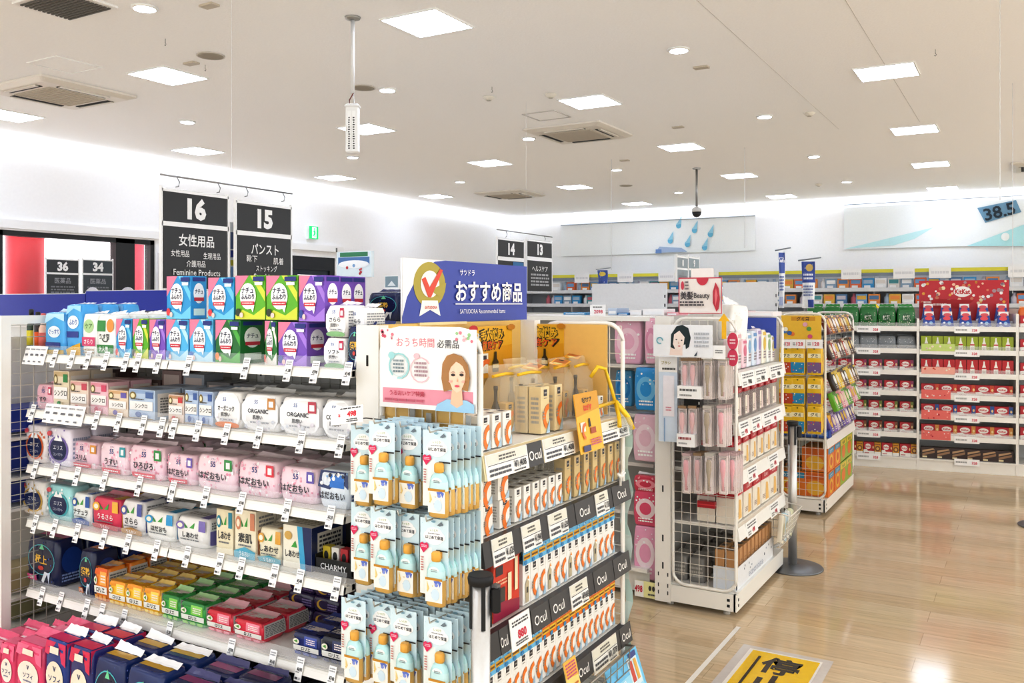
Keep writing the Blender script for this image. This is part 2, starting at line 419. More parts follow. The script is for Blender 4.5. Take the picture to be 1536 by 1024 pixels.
p = onZ(98,6,CEIL); mb = MB().box(-.26,.26,-.2,.2,-.015,0,'#f3f2ef','paint')
o = mb.build('ceiling_grille', loc=p); tag(o, 'grey slatted vent grille in white frame at the picture top', 'vent')
g = MB()
for i in range(12): g.box(-.22,.22,-.17+i*.03,-.155+i*.03,-.022,-.012,'#6e6a64','matte')
g.build('slat', o)
# little hooks screwed in the ceiling
hk = Kind(MB().tube([(0,0,0),(0,0,-.03),(.008,0,-.042),(0,0,-.052),(-.008,0,-.044)], .002, '#807a72', 'metal', 5).build('ceiling_hook'), 'hook', 'ceiling hooks')
for px, py, d in ((248,58,'near the top edge beside a downlight'),(308,97,'under the large speaker'),(738,130,'above a smoke detector'),(1403,74,'alone over the main aisle')):
    hk.put(onZ(px, py, CEIL), 0, 'tiny metal ceiling hook ' + d)
# electronic tag gate hanging on a pole
p = onZ(529,26,CEIL); rr = empty('hanging_sensor', p, label='white security sensor with printed strips hanging on a ceiling pole', cat='sensor')
dist = hypot(p.x, p.y); dd = p.x*-ST + p.y*CT
zz = lambda y: EYE + (HY-y)/F*dd - CEIL
MB().lathe([(.055,0),(.05,-.012),(.02,-.02)], '#b9b7b2', 'metal', n=20).build('ceiling_flange', rr)
MB().lathe([(.014,-.01),(.014,zz(140))], '#e6e6e6', 'paint', n=12).build('pole', rr)
MB().tube([(.012,0,zz(138)),(-.02,-.01,zz(150)),(-.015,-.01,zz(162)),(.005,0,zz(168))], .004, '#8b4d4d', 'rubber', 6).build('cable', rr)
MB().tube([(0,0,zz(138)),(.012,0,zz(150)),(.006,0,zz(165))], .005, '#d8d8d8', 'paint', 6).build('bracket', rr)
h0, h1 = zz(230), zz(160)
mb = MB(); mb.rprism(.088, .07, h1-h0, '#f2f2f2', 'paint', r=.01, z=h0); ob = mb.build('sensor_body', rr, loc=(0,0,0), rz=TH)
mb = MB()
for u in (-.018, .014): mb.box(u-.011, u+.011, -.0385, -.0355, h0+.02, h1-.035, '#fafafa', 'paper')
for u in (-.018, .014):
    for q in range(14): mb.box(u-.007*R.uniform(.5,1), u+.007*R.uniform(.5,1), -.0395, -.0385, h0+.025+q*.0125*(h1-h0)/.25, h0+.033+q*.0125*(h1-h0)/.25, '#3a3a3c', 'paper')
mb.build('printed_strip', rr, loc=(0,0,0), rz=TH)
MB().rprism(.1, .08, .03, '#e9e9e9', 'paint', r=.01, z=h1-.015).build('collar', rr, loc=(0,0,0), rz=TH)
# dome camera on a thin pole
p = onZ(1045,252,CEIL); rr = empty('dome_camera', p, label='dark dome camera at the end of a thin ceiling pole', cat='camera')
dd = p.x*-ST + p.y*CT
MB().lathe([(.06,0),(.05,-.02)], '#cfcfcf', 'paint', n=16).build('ceiling_flange', rr)
MB().lathe([(.016,-.01),(.016,(HY-312)/F*dd+EYE-CEIL)], '#a8a8a8', 'metal', n=10).build('pole', rr)
z0 = (HY-320)/F*dd+EYE-CEIL
MB().lathe([(.02,z0+.1),(.07,z0+.07),(.075,z0+.02)], '#e4e4e4', 'paint', n=20).build('housing', rr)
MB().lathe([(.068,z0+.02),(.06,z0-.02),(.035,z0-.045),(.005,z0-.055)], '#24262a', 'rubber', n=20).build('dome', rr)
# thin suspension wires seen against the wall
for px, y0, y1, Yp, d in ((917,258,405,11.,'above the small blue flag'),(1117,250,372,11.,'between the dome camera and the banners'),(1500,0,300,6.,'falling from the top edge over the chocolate shelf'),(1519,262,440,9.,'beside the thermometer banner')):
    p = onY(px, y1, Yp); tag(MB().tube([(p.x,p.y,p.z),(p.x,p.y,CEIL)], .004, '#d8d8d8', 'wire', 4).build('hanging_wire', o=p), 'thin white hanging wire ' + d, 'wire')
# exit sign on the window wall
a, b = onX(460,358,WL+.01), onX(474,340,WL+.01)
rr = tag(MB().box(WL, WL+.06, a.y, b.y, a.z, b.z, '#eaf6ee', 'paint').build('exit_sign', o=a), 'green and white emergency exit pictogram on the white wall', 'sign')
mb = MB(); P = PX(WL+.06, a.y, b.y, a.z, b.z)
decals(mb, P, b.y-a.y, b.z-a.z, [('r',.02,.02,.98,.98,'#22b573'),('r',.3,.08,.75,.92,'#f4fff8'),('e',.55,.78,.09,.07,'#22b573'),('p',[(.4,.66),(.62,.7),(.66,.45),(.58,.3),(.66,.12),(.56,.1),(.48,.3),(.34,.16),(.3,.24),(.46,.42),(.46,.58),(.36,.5)],'#22b573')], 'glow', e=.004)
mb.build('pictogram', rr, o=a)
p = onX(236,402,WL+.01)
o = tag(MB().box(WL, WL+.08, 7.9, 8.25, 1.2, 2.34, '#ececee', 'paint').build('notice_cabinet', o=(WL,8.05,1.2)), 'pale grey flat cabinet fixed beside the shop window', 'cabinet'); MB().box(WL+.08, WL+.09, 7.93, 8.22, 1.23, 2.31, '#f5f5f6', 'paint').build('door', o, o=(WL,8.05,1.2))

# ------------------------------------------------------------------- aisle signs
def aisle_sign(X, pl, pr, yt, ynb, ytb, yb, num, lines, label, dark='#26272a'):
    a, b = onX(pl, yt, X), onX(pr, yt, X)
    dl = a.y/ray(pl,yt)[1]; z = lambda y: EYE + (HY-y)/F*dl
    y0, y1 = a.y, b.y; root = empty('aisle_sign', (X, (y0+y1)/2, z(yb)), label=label, cat='sign', group='hanging aisle signs'); O = root.location
    fr = MB(); fr.box(X-.012, X-.002, y0-.012, y1+.012, z(yb)-.01, z(yt)+.02, '#f3f3f4', 'clear'); 
    for q in (y0-.018, y1+.006): fr.box(X-.014, X+.004, q, q+.012, z(yb)-.01, z(yt)+.03, '#f4f4f4', 'paint')
    fr.box(X-.012, X+.004, y0-.012, y1+.012, z(ytb), z(ynb), '#f4f4f4', 'paint'); fr.box(X-.012, X+.004, y0-.012, y1+.012, z(yt), z(yt)+.015, '#f4f4f4', 'paint')
    fr.build('frame', root, o=O)
    m = MB(); m.box(X-.004, X+.004, y0, y1, z(ynb), z(yt), dark, 'carton')
    decals(m, PX(X+.004, y0, y1, z(ynb), z(yt)), y1-y0, z(yt)-z(ynb), [('t',num,.5,.5,.66,'#f4f4f4',.6,.055)], e=.002); m.build('number_plate', root, o=O)
    m = MB(); m.box(X-.004, X+.004, y0, y1, z(yb), z(ytb), dark, 'carton')
    decals(m, PX(X+.004, y0, y1, z(yb), z(ytb)), y1-y0, z(ytb)-z(yb), lines, e=.0015); m.build('text_plate', root, o=O)
    return y0, y1, z(yt)
W = '#f0f0f0'
s16 = aisle_sign(-4.2, 245, 340, 286, 331, 338, 432, '16', [('t','女性用品',.5,.79,.15,W,.56,.02),('t','女性用品',.24,.57,.085,W,.28),('t','生理用品',.74,.55,.085,W,.28),('t','介護用品',.48,.41,.085,W,.3),('t','Feminine Products',.5,.265,.10,W,.74)], 'black aisle sign sixteen with white lettering for feminine products')
s15 = aisle_sign(-4.2, 356, 435, 304, 345, 352, 448, '15', [('t','パンスト',.5,.80,.14,W,.52,.02),('t','靴下',.25,.64,.085,W,.2),('t','肌着',.75,.62,.085,W,.2),('t','ストッキング',.52,.49,.08,W,.4),('t','Stockings',.5,.34,.10,W,.6)], 'black aisle sign fifteen with white lettering for stockings')
s14 = aisle_sign(-4.2, 747, 785, 359, 384, 390, 436, '14', [('t','ベビー用品',.5,.7,.16,W,.7),('l',.15,.2,.85,.55,3,'#9a9a9c'),('r',.55,.72,.98,.98,'#3d7fb0')], 'small far black aisle sign fourteen behind the blue board')
s13 = aisle_sign(-4.2, 791, 827, 361, 384, 390, 436, '13', [('t','ヘルスケア',.5,.74,.16,W,.7),('l',.12,.15,.88,.6,4,'#b8b8ba')], 'small far black aisle sign thirteen beside its twin fourteen')
for X, pl, pr, yt, num, lab, dk in ((-9.4,70,117,389,'36','black aisle sign thirty-six in front of the shop window','#2d3136'),(-9.4,125,168,390,'34','dark aisle sign thirty-four with pink edge by the shop window','#3a444c'),(-2.6,1016,1031,386,'0','pale washed-out aisle sign with a zero over the red card','#9aa4aa'),(-2.6,1033,1048,387,'9','pale washed-out aisle sign beside the zero sign','#9aa8ae')):
    k = 19 if X < -5 else 15
    aisle_sign(X, pl, pr, yt, yt+k, yt+k+3, yt+k+36 if X < -5 else yt+k+20, num, [('t','医薬品',.5,.72,.2,'#a8aab0',.6),('l',.12,.12,.88,.5,3,'#85888e')], lab, dk)
def sign_rod(X, a, b, zt, label, hooks):
    r = empty('sign_rod', (X, (a+b)/2, zt+.09), label=label, cat='rod', group='sign rods'); O = r.location
    MB().tube([(X,a-.02,zt+.09),(X,b+.02,zt+.09)], .005, '#a8a8a8', 'metal', 6).build('rod', r, o=O)
    for y in hooks: MB().tube([(X,y,zt+.09),(X+.004,y+.016,zt+.06),(X,y+.012,zt+.035),(X,y-.008,zt+.03)], .003, '#9a9a9a', 'metal', 5).build('hook', r, o=O)
    MB().tube([(X,(a+b)/2,zt+.09),(X,(a+b)/2,CEIL)], .001, '#e8e8e8', 'wire', 4).build('wire', r, o=O)
def lerp(a, b, t): return a+(b-a)*t
sign_rod(-4.2, s16[0], s15[1], s16[2], 'thin rod with hooks carrying aisle signs sixteen and fifteen', [lerp(*s16[:2],.2),lerp(*s16[:2],.85),lerp(*s15[:2],.15),lerp(*s15[:2],.85)])
sign_rod(-4.2, s14[0], s13[1], s14[2], 'thin rod with hooks carrying aisle signs fourteen and thirteen', [lerp(*s14[:2],.3),lerp(*s13[:2],.7)])
# narrow banner strip hanging between signs 16 and 15
a = onX(345, 345, -4.25); b = onX(352, 345, -4.25)
m = MB(); m.box(-4.256, -4.25, a.y, b.y, 1.72, 2.15, '#f2f4f6'); decals(m, PX(-4.25,a.y,b.y,1.72,2.15), b.y-a.y, .43, [('r',.1,.62,.9,.86,'#5a6a96'),('r',.1,.5,.9,.6,'#2a3a9c'),('r',.1,.38,.9,.46,'#d6cc3a'),('r',.1,.1,.9,.36,'#7fa6d8')])
tag(m.build('hanging_strip_banner', o=(-4.25,a.y,1.72)), 'narrow blue and yellow printed strip hanging between signs sixteen and fifteen', 'banner')

# ------------------------------------------------------------------- banners on the back wall
Y = WB-.03
a, b = onY(1266,373,Y), onY(1600,300,Y)
x0, x1, z0, z1 = a.x, b.x, onY(1266,374,Y).z, onY(1266,312,Y).z
m = MB(); m.box(x0,x1,Y,Y+.012,z0,z1,'#f3f7f9')
w, h = x1-x0, z1-z0; P = PY(Y,x0,x1,z0,z1)
U = lambda px, py: ((onY(px,py,Y).x-x0)/w, (onY(px,py,Y).z-z0)/h)
decals(m, P, w, h, [('p',[U(1268,373),U(1400,341),U(1372,358),U(1340,368)],'#cfeef2'),('p',[U(1450,369),U(1575,322),U(1595,369)],'#c4ecf1'),('p',[U(1466,312),U(1524,300),U(1532,318),U(1478,334)],'#7fa9c4'),('e',*U(1508,355),.018,.09,'#f7fbfc')], e=.004)
c = U(1499,317); s, rot = .27*h, radians(13)
vs, ps, tx0, tx1, ty0, ty1 = text2d('38.5', .02); k_ = s/.72
def Tm(q): X_, Z_ = (q[0]-(tx0+tx1)/2)*k_, (q[1]-.35)*k_; return (x0+c[0]*w+X_*cos(rot)-Z_*sin(rot), Y-.024, z0+c[1]*h+X_*sin(rot)+Z_*cos(rot))
m.raw([Tm(q) for q in vs], ps, '#1f3444')
tag(m.build('hanging_banner', o=(x0,Y,z0)), 'wide pale banner picturing a thermometer display, high on back wall', 'banner')
tag(MB().tube([(x0,Y-.02,z1+.06),(x1,Y-.02,z1+.06)], .012, '#b8bcc0', 'metal', 6).build('banner_rail', o=(x0,Y,z1)), 'thin grey rail above the thermometer banner', 'rail')
a, b = onY(842,383,Y), onY(1133,372,Y)
tag(MB().tube([(a.x,Y-.02,a.z+.66),(b.x,Y-.02,a.z+.66)], .012, '#b8bcc0', 'metal', 6).build('banner_rail', o=(a.x,Y,a.z)), 'thin grey rail above the droplet banner', 'rail')
m = MB(); z0, z1 = onY(990,380,Y).z, onY(990,330,Y).z; x0, x1 = a.x, b.x; w, h = x1-x0, z1-z0
m.box(x0,x1,Y,Y+.012,z0,z1,'#f8fafb'); P = PY(Y,x0,x1,z0,z1); it = []
for px, py in ((1018,335),(1042,342),(1066,348),(1006,358),(1032,363),(1058,368)):
    u, v = U2 = ((onY(px,py,Y).x-x0)/w, (onY(px,py,Y).z-z0)/h)
    it += [('e',u,v-.06,.013,.09,'#7cc7e6',14),('p',[(u-.012,v-.04),(u+.013,v-.02),(u+.016,v+.22)],'#a9dcf0')]
u = (onY(985,378,Y).x-x0)/w; it += [('p',[(u-.005,.02),(u+.16,.02),(u+.13,.14),(u+.02,.2)],'#b8c9e2'),('r',u,.0,u+.03,.12,'#7d9fd0')]
decals(m, P, w, h, it, e=.004); tag(m.build('hanging_banner', o=(x0,Y,z0)), 'white banner with six blue droplets, high on back wall', 'banner')
# small hanging flags
def flag(name, Yp, pl, pr, yt, yb, items, label, base='#f1f4f8'):
    a, b = onY(pl,yb,Yp), onY(pr,yt,Yp); zt = b.z; m = MB(); w, h = b.x-a.x, zt-a.z
    q = 7; P0 = lambda u, v, o: (a.x+u*w, Yp-o+.02*sin(5*u+4*v), a.z+v*h)
    for i in range(q):
        for j in range(q): m.face([P0(i/q,j/q,0),P0((i+1)/q,j/q,0),P0((i+1)/q,(j+1)/q,0),P0(i/q,(j+1)/q,0)], base)
    decals(m, P0, w, h, items, e=.003, n=5)
    r = m.build(name, o=(a.x,Yp,a.z)); tag(r, label, 'flag'); MB().tube([(a.x-.03,Yp,zt+.01),(b.x+.05,Yp,zt+.03)], .006, '#9aa0a6', 'metal', 5).build('flag_rod', r, o=(a.x,Yp,a.z))
flag('hanging_flag', 11., 897, 911, 405, 434, [('r',0,.3,1,1,'#3f5fae'),('e',.5,.8,.3,.12,'#d8c45a'),('l',.1,.05,.9,.28,2,'#5a78b8')], 'small blue hanging flag with gold emblem above the far shelves')
flag('hanging_flag', 7.6, 1168, 1177, 377, 462, [('r',.1,.62,.95,.98,'#4a66b4'),('t','品',.5,.85,.07,'#fff'),('l',.1,.3,.9,.58,5,'#6d84c0'),('r',.1,.05,.9,.2,'#c9d3ec')], 'narrow blue-white hanging flag, thinner of the two above the snacks')
flag('hanging_flag', 7.35, 1203, 1222, 392, 462, [('r',0,.55,1,1,'#3a56a8'),('e',.6,.87,.25,.08,'#c9b26a'),('l',.15,.6,.85,.76,2,'#e8edf8'),('l',.1,.25,.9,.5,4,'#8494c0'),('r',.5,.02,.98,.18,'#2f4ca4')], 'wider blue-white hanging flag with gold emblem above the snack rack')
# =================================================================== SHELVING HELPERS
WHT = '#f1efea'
def grid(mb, P, nu, nv, r=.0022, col='#e6e3da'):
    """square wire lattice on a face P(u,v,o)"""
    for i in range(nu+1):
        mb.tube([P(i/nu,0,0),P(i/nu,1,0)], r, col, 'wire', 4)
    for j in range(nv+1):
        mb.tube([P(0,j/nv,.003),P(1,j/nv,.003)], r, col, 'wire', 4)
def loop(c0, c1, ax, fixed, r, tr, col=WHT, square_back=False):
    """rounded-corner tube frame in the plane ax=fixed, c = (a, z) corners"""
    pts = []
    (a0,z0),(a1,z1) = c0, c1
    for sa, sz, t0 in ((1,1,0),(-1,1,pi/2),(-1,-1,pi),(1,-1,3*pi/2)):
        ca = (a1-r) if sa > 0 else (a0+r); cz = (z1-r) if sz > 0 else (z0+r)
        for k in range(5):
            t = t0 + pi/2*k/4; p = (ca+r*cos(t), cz+r*sin(t))
            pts.append((p[0], fixed, p[1]) if ax == 'Y' else (fixed, p[0], p[1]))
    return MB().tube(pts, tr, col, 'paint', 8, closed=True)
TILT = radians(16); RH = .068

# small price tags that clip to the shelf edges
def tag_mesh(k, w=.031, h=.074):
    mb = MB(); mb.box(-w/2, w/2, -.0012, 0, 0, h, '#fbfbfa', 'carton')
    P = lambda u, v, o: ((u-.5)*w, -.0012-o, v*h)
    price = ['498','548','398','1,280','698','328','598','748'][k]
    decals(mb, P, w, h, [('l',.1,.74,.9,.94,2,'#a5a5aa'),('t','¥'+price,.56,.5,.15,'#2c2c30',.72,.02),('l',.12,.34,.6,.42,1,'#9a9a9e'),('r',.12,.08,.5,.17,'#55555a'),('l',.6,.08,.9,.18,2,'#a0a0a4')], 'carton', e=.0004)
    return mb
TAGK = []
for k in range(8):
    o = tag_mesh(k).build('price_tag'); TAGK.append(Kind(o, 'price tag', 'shelf price tags'))

# =================================================================== THE LONG SHELF WITH SANITARY PACKS
X0, X1, YF, YB = -3.61, -1.885, 2.15, 2.66
ZS = [1.41, 1.178, .947, .722, .432]
SH = ['top', 'second', 'third', 'fourth', 'fifth', 'bottom']
G = empty('store_shelf', (-2.75, 2.4, 0), label='long white store shelf stocked with sanitary packs on six levels', cat='shelf'); O = G.location
MB().box(X0, X1, 1.84, YB+.5, .03, .15, WHT, 'paint').build('base', G, o=O)
MB().box(X0-.01, X1, 1.80, YB+.5, .15, .17, WHT, 'paint').build('base_deck', G, o=O)
for x in (X0+.0, (X0+X1)/2, X1-.02):
    m = MB(); m.box(x-.02, x+.02, YB-.03, YB+.03, .0, 1.52, WHT, 'paint')
    for q in range(24): m.box(x-.004, x+.004, YB-.032, YB-.03, .3+q*.05, .325+q*.05, '#2a2a2a', 'matte')
    m.build('upright', G, o=O)
m = MB(); m.box(X0, X1, YB+.004, YB+.012, .17, 1.5, '#d9d6ce', 'paint'); m.build('back_panel', G, o=O)
m = MB(); grid(m, PY(YB-.006, X0, X1, .2, 1.48), 34, 26, .002, '#b9b5aa'); m.build('back_grid', G, o=O)
XM = -2.725
for k, z in enumerate(ZS):
    for xa, xb in ((X0, XM-.003), (XM+.003, X1)):
        s = MB().box(xa, xb, YF+.045, YB-.03, z+.004, z+.024, '#efece6', 'paint').build('shelf', G, o=O)
        for q in (xa, xb-.006): pass
        P = lambda u, v, o: (xa+(xb-xa)*u, YF-o*cos(TILT)+v*RH*sin(TILT), z+v*RH*cos(TILT)+o*0)
        m = MB()
        a = [P(0,0,0),P(1,0,0),P(1,.5,0),P(0,.5,0)]; b = [P(0,0,-.012),P(1,0,-.012),P(1,.5,-.012),P(0,.5,-.012)]
        m.raw(a+b, [(0,1,2,3),(7,6,5,4),(0,4,5,1),(3,2,6,7),(0,3,7,4),(1,5,6,2)], '#f3f1ec', 'paint')
        m.box(xa, xb, YF+.006, YF+.06, z+.0, z+.022, '#e9e6df', 'paint')
        m.raw([P(0,.5,.001),P(1,.5,.001),P(1,.47,.004),P(0,.47,.004)], [(0,1,2,3)], '#d4d2cc', 'paint')
        m.build('price_rail', s, o=O)
        m = MB(); a = [P(0,.5,-.003),P(1,.5,-.003),P(1,1.02,-.003),P(0,1.02,-.003)]; m.raw(a, [(0,1,2,3)], '#f4f6f8', 'sheer'); m.build('clear_guard', s, o=O)
        m = MB()
        for q in (xb-.016,): m.raw([(q,YF+.05,z+.0),(q+.005,YF+.05,z),(q+.005,YB-.03,z-.05),(q,YB-.03,z-.05),(q,YF+.05,z+.02),(q+.005,YF+.05,z+.02),(q+.005,YB-.03,z+.02),(q,YB-.03,z+.02)], [(0,3,2,1),(4,5,6,7),(0,1,5,4),(1,2,6,5),(2,3,7,6),(3,0,4,7)], WHT, 'paint')
        m.build('bracket', s, o=O)
# wire end panel beyond the first packs
m = MB(); XE = X0-.03
m.box(XE-.02, XE+.02, 2.055, 2.095, .15, 1.6, WHT, 'paint'); m.box(XE-.018, XE+.018, 2.09, 2.64, 1.565, 1.6, WHT, 'paint'); m.box(XE-.02, XE+.02, 2.6, 2.64, .15, 1.565, WHT, 'paint')
e = m.build('end_panel', G, o=O)
m = MB(); grid(m, PX(XE, 2.09, 2.6, .2, 1.56), 9, 27, .002, '#cfcac0'); m.build('wire_mesh', e, o=O)
# stock on the far side of the end panel, glimpsed through its wires
for i, (za, zb, c, l) in enumerate(((1.1,1.2,'#14309a','blue carton seen through the end wires under the second rail'),(.93,1.06,'#122a86','blue carton seen through the end wires beside the third level'),(.8,.89,'#15287c','dark blue carton behind the end wires at mid height'),(.42,.5,'#b7a67a','tan carton low behind the end wires'),(.3,.38,'#8f8a62','olive carton lowest behind the end wires'))):
    o = MB(); o.rprism(.2,.3,zb-za,c,'carton',r=.004); decals(o, Pfront(.2,.3,zb-za), .2, zb-za, [('r',.1,.6,.9,.85,'#e9edf6'),('l',.1,.15,.8,.45,2,'#c3cce6')]); decals(o, Pright(.2,.3,zb-za), .3, zb-za, [('r',.06,.1,.94,.12,'#d8def0'),('r',.1,.5,.5,.8,c)])
    tag(o.build('stock_carton', loc=(XE-.2, 2.3, za)), l, 'carton')
b0 = MB(); b0.box(XE-.32, XE-.08, 2.1, 2.55, 0, .28, WHT, 'paint'); 
r = b0.build('side_shelf', loc=(0,0,0), o=(0,0,0)); tag(r, 'white shelf stand behind the end wires holding blue cartons', 'shelf')
for z in (.4, .78, .91, 1.08): MB().box(XE-.32, XE-.07, 2.1, 2.55, z-.012, z, WHT, 'paint').build('shelf_board', r)
MB().box(XE-.34, XE-.32, 2.1, 2.55, 0, 1.5, '#d8d5cf', 'paint').build('back_board', r)

# ------------------------------------------------------------------ print designs: front, side, top
def d_egg(base, c2, acc, txt='ナチュ'):
    F_ = [('p',[(0,1),(.45,1),(0,.52)],'#ea8fac'),('p',[(0,0),(1,0),(1,.3),(.62,.1),(.25,.22),(0,.1)],c2),('p',[(.5,1),(1,.4),(1,.62),(.68,1)],c2),
          ('e',.43,.53,.27,.3,'#ffffff'),('p',[(.5,.3),(.66,.34),(.6,.16)],'#ffffff'),('t',txt,.42,.66,.11,'#2b2f55',.4,.02),('t','ふんわり',.43,.52,.10,'#2b2f55',.44,.02),('r',.22,.33,.66,.41,'#d33348'),('l',.26,.35,.62,.395,1,'#fbe9ea'),
          ('r',.62,.87,.98,.97,'#24338c'),('r',.68,.78,.94,.85,'#f2f4f8'),('e',.12,.16,.08,.09,acc),('e',.24,.1,.06,.06,'#f6d7d0')]
    S_ = [('e',.5,.6,.34,.24,'#ffffff'),('t',txt,.5,.64,.09,'#2b2f55',.5,.02),('r',.2,.42,.8,.5,'#d33348'),('r',.1,.88,.9,.97,'#24338c'),('r',.15,.08,.85,.24,'#e3f0e4')]
    return base, F_, S_, [('r',.05,.1,.95,.9,c2)]
def d_sofy(base, tab, strip=None, txt='はだおもい'):
    F_ = [('s',.03,.03,.97,.97,34,['#f0b7c8','#f6cdd8','#eaa5bb','#fff'],.035),('t','55',.46,.76,.16,'#3a4a8c',.3),('t','ソフィ',.46,.9,.05,'#6b6f92',.2),('t',txt,.45,.42,.17,'#33363f',.74,.015),('l',.3,.26,.65,.31,1,'#8b8d96')]
    F_ += [('r',.76,.62,.96,.93,tab),('r',.81,.68,.91,.86,'#f9f3f4')]
    if strip: F_ += [('r',.12,.05,.8,.2,strip),('l',.2,.09,.72,.16,1,'#fff')]
    return base, F_, [('s',.05,.05,.95,.95,14,['#f0b7c8','#f6cdd8','#fff'],.05),('l',.15,.3,.85,.7,4,'#b9a6b2')], [('s',.05,.1,.95,.9,14,['#f3c9d5','#fff'],.04)]
def d_badge(base, ring, txt='エリス'):
    return base, [('s',.03,.03,.97,.97,24,[ring,'#ffffff',ring],.05),('e',.5,.45,.41,.36,ring,24),('e',.5,.45,.34,.3,'#1b2a5c',24),('p',[(.32,.68),(.42,.86),(.5,.74),(.58,.86),(.68,.68)],'#ffffff'),('t',txt,.5,.5,.1,'#e9ecf6',.5),('t','コンパクト',.5,.32,.07,'#cdd4ea',.4),('e',.12,.86,.1,.07,'#d94f5c')], [('l',.1,.2,.9,.8,5,'#aab2c8')], [('r',.1,.3,.9,.7,'#e6ecf4')]
def d_white(base, tab, txt, foot=None, c='#3a3d44'):
    F_ = [('e',.5,.5,.55,.55,'#ffffff',16),('t','55',.4,.8,.1,'#5a74b0',.2),('t',txt,.46,.55,.12,c,.62,.015),('t','肌想い',.45,.38,.09,c,.4,.01),('l',.25,.2,.75,.28,1,'#a5a7ae'),('s',.05,.03,.95,.3,8,['#dcdfe6','#e8e3ea'],.05)]
    if tab: F_ += [('r',.72,.62,.92,.92,tab),('r',.76,.68,.88,.84,'#fbfbfb')]
    if foot: F_ += [('e',.5,.08,.5,.1,foot,16)]
    return base, F_, [('l',.1,.2,.9,.85,7,'#9b9ca0')], [('l',.2,.35,.8,.6,2,'#c2c4c8')]
def d_mini(base, c2, acc):
    return base, [('r',.04,.86,.96,.97,c2),('e',.16,.78,.13,.13,'#8c7a3a'),('e',.16,.78,.08,.08,'#f3e9c8'),('r',.66,.72,.94,.92,acc),('r',.06,.3,.94,.6,'#fbf7f2'),('t','シンクロ',.5,.45,.12,'#3b3a3c',.8,.015),('l',.1,.64,.6,.7,1,'#6a6560'),('e',.4,.16,.12,.09,acc),('e',.64,.14,.1,.08,c2),('r',.04,.02,.96,.05,'#c7b49a')], [('r',.1,.1,.9,.88,'#f4efe9'),('l',.2,.2,.8,.75,6,'#8f8a86')], [('r',.1,.15,.9,.85,c2),('l',.2,.35,.8,.6,2,'#7a746c')]
def d_leaf(base, acc, txt, c='#34373a', low=None):
    F_ = [('p',[(.42,.66),(.3,.8),(.33,.64)],'#3f9d4a'),('p',[(.46,.66),(.62,.86),(.6,.66)],'#4fae4e'),('t',txt,.5,.42,.15,c,.74,.015),('e',.18,.72,.13,.14,acc),('e',.18,.72,.08,.08,'#f7efe0'),('r',.76,.6,.97,.95,acc),('l',.2,.24,.8,.3,1,'#8a8c8e')]
    if low: F_ += [('p',[(0,0),(1,0),(1,.16),(.5,.24),(0,.14)],low),('t','うるおい',.5,.1,.09,'#fff',.5,.01)]
    return base, F_, [('r',.1,.1,.9,.6,acc),('l',.15,.65,.85,.9,3,'#8c8c8c')], [('l',.1,.3,.9,.7,3,'#b5b1a8'),('r',.7,.1,.95,.9,acc)]
def d_laurier(base, dark, light, band='#f4f3ee', txt='ロリエ'):
    return base, [('r',.02,.8,.98,.98,dark),('r',.42,.5,.9,.9,light),('l',.5,.56,.84,.82,3,'#fff5f0'),('r',.03,.24,.97,.46,band),('t',txt,.5,.35,.13,'#2b2b2d',.6,.02),('e',.14,.62,.12,.12,'#f6f2e4'),('p',[(.06,.62),(.2,.56),(.18,.7)],'#6bb04e'),('r',.08,.06,.3,.2,light),('r',.4,.06,.62,.2,light),('r',.72,.06,.94,.2,light)], \
        [('r',.05,.25,.95,.9,'#dcdad6'),('l',.1,.3,.9,.85,7,'#77787a')], [('r',.0,.0,1,.18,dark),('r',.05,.25,.5,.9,light),('p',[(.3,.3),(.95,.5),(.9,.95),(.5,.9)],'#f7e9e6'),('l',.1,.3,.9,.8,4,'#e9e3dc'),('r',.75,.1,1,.4,dark)]
def d_night(base, acc, txt, mood='#f0c64a'):
    return base, [('e',.5,.55,.42,.33,'#5ec6cf',24),('e',.5,.55,.4,.31,'#0f1a44',24),('t',txt,.5,.56,.15,mood,.6,.025),('p',[(.44,.78),(.52,.9),(.6,.78)],'#7fd6a8'),('e',.5,.38,.09,.05,'#d8473e'),('p',[(.55,.04),(.72,.3),(.62,.32),(.5,.1)],'#eef2fa'),('p',[(.74,.05),(.8,.32),(.7,.3)],'#dfe7f7'),('r',.06,.08,.36,.2,acc),('t','300',.21,.14,.08,'#fff',.22),('s',.02,.02,.98,.98,16,['#2a4aa0','#3c63bd','#20367c'],.02)], \
        [('e',.5,.55,.36,.28,'#1f3f8e'),('l',.15,.1,.85,.3,3,'#8fa5d8')], [('r',.1,.35,.9,.65,acc)]
def d_long(base, c2, txt, blob):
    return base, [('p',[(0,1),(.5,1),(.2,.8),(0,.82)],c2),('p',[(.6,1),(1,1),(1,.7),(.8,.74)],c2),('e',.5,.52,.38,.22,blob,22),('t',txt,.5,.5,.07,'#2d3a78',.62,.015),('t','ν',.5,.64,.08,'#2d3a78',.3,.02),('l',.34,.4,.66,.44,1,'#8a8fae'),('p',[(.3,.05),(.45,.24),(.38,.28),(.24,.1)],'#2f4aa8'),('r',.55,.05,.8,.2,'#e0a63a'),('r',.3,.84,.7,.93,'#f4e6d8')], \
        [('p',[(0,0),(1,.2),(1,1),(0,1)],c2),('l',.2,.2,.8,.7,5,'#d9dcf0')], [('r',.05,.1,.95,.55,c2),('r',.2,.6,.8,.85,'#fbe9ee')]
def pad_case(kind, w, d, h, des, seal, name):
    b, f, s, t = des
    if kind == 'c': return carton(name, w, d, h, b, f, s, t)
    return softpack(name, w, d, h, b, f, s, t, seal=seal)

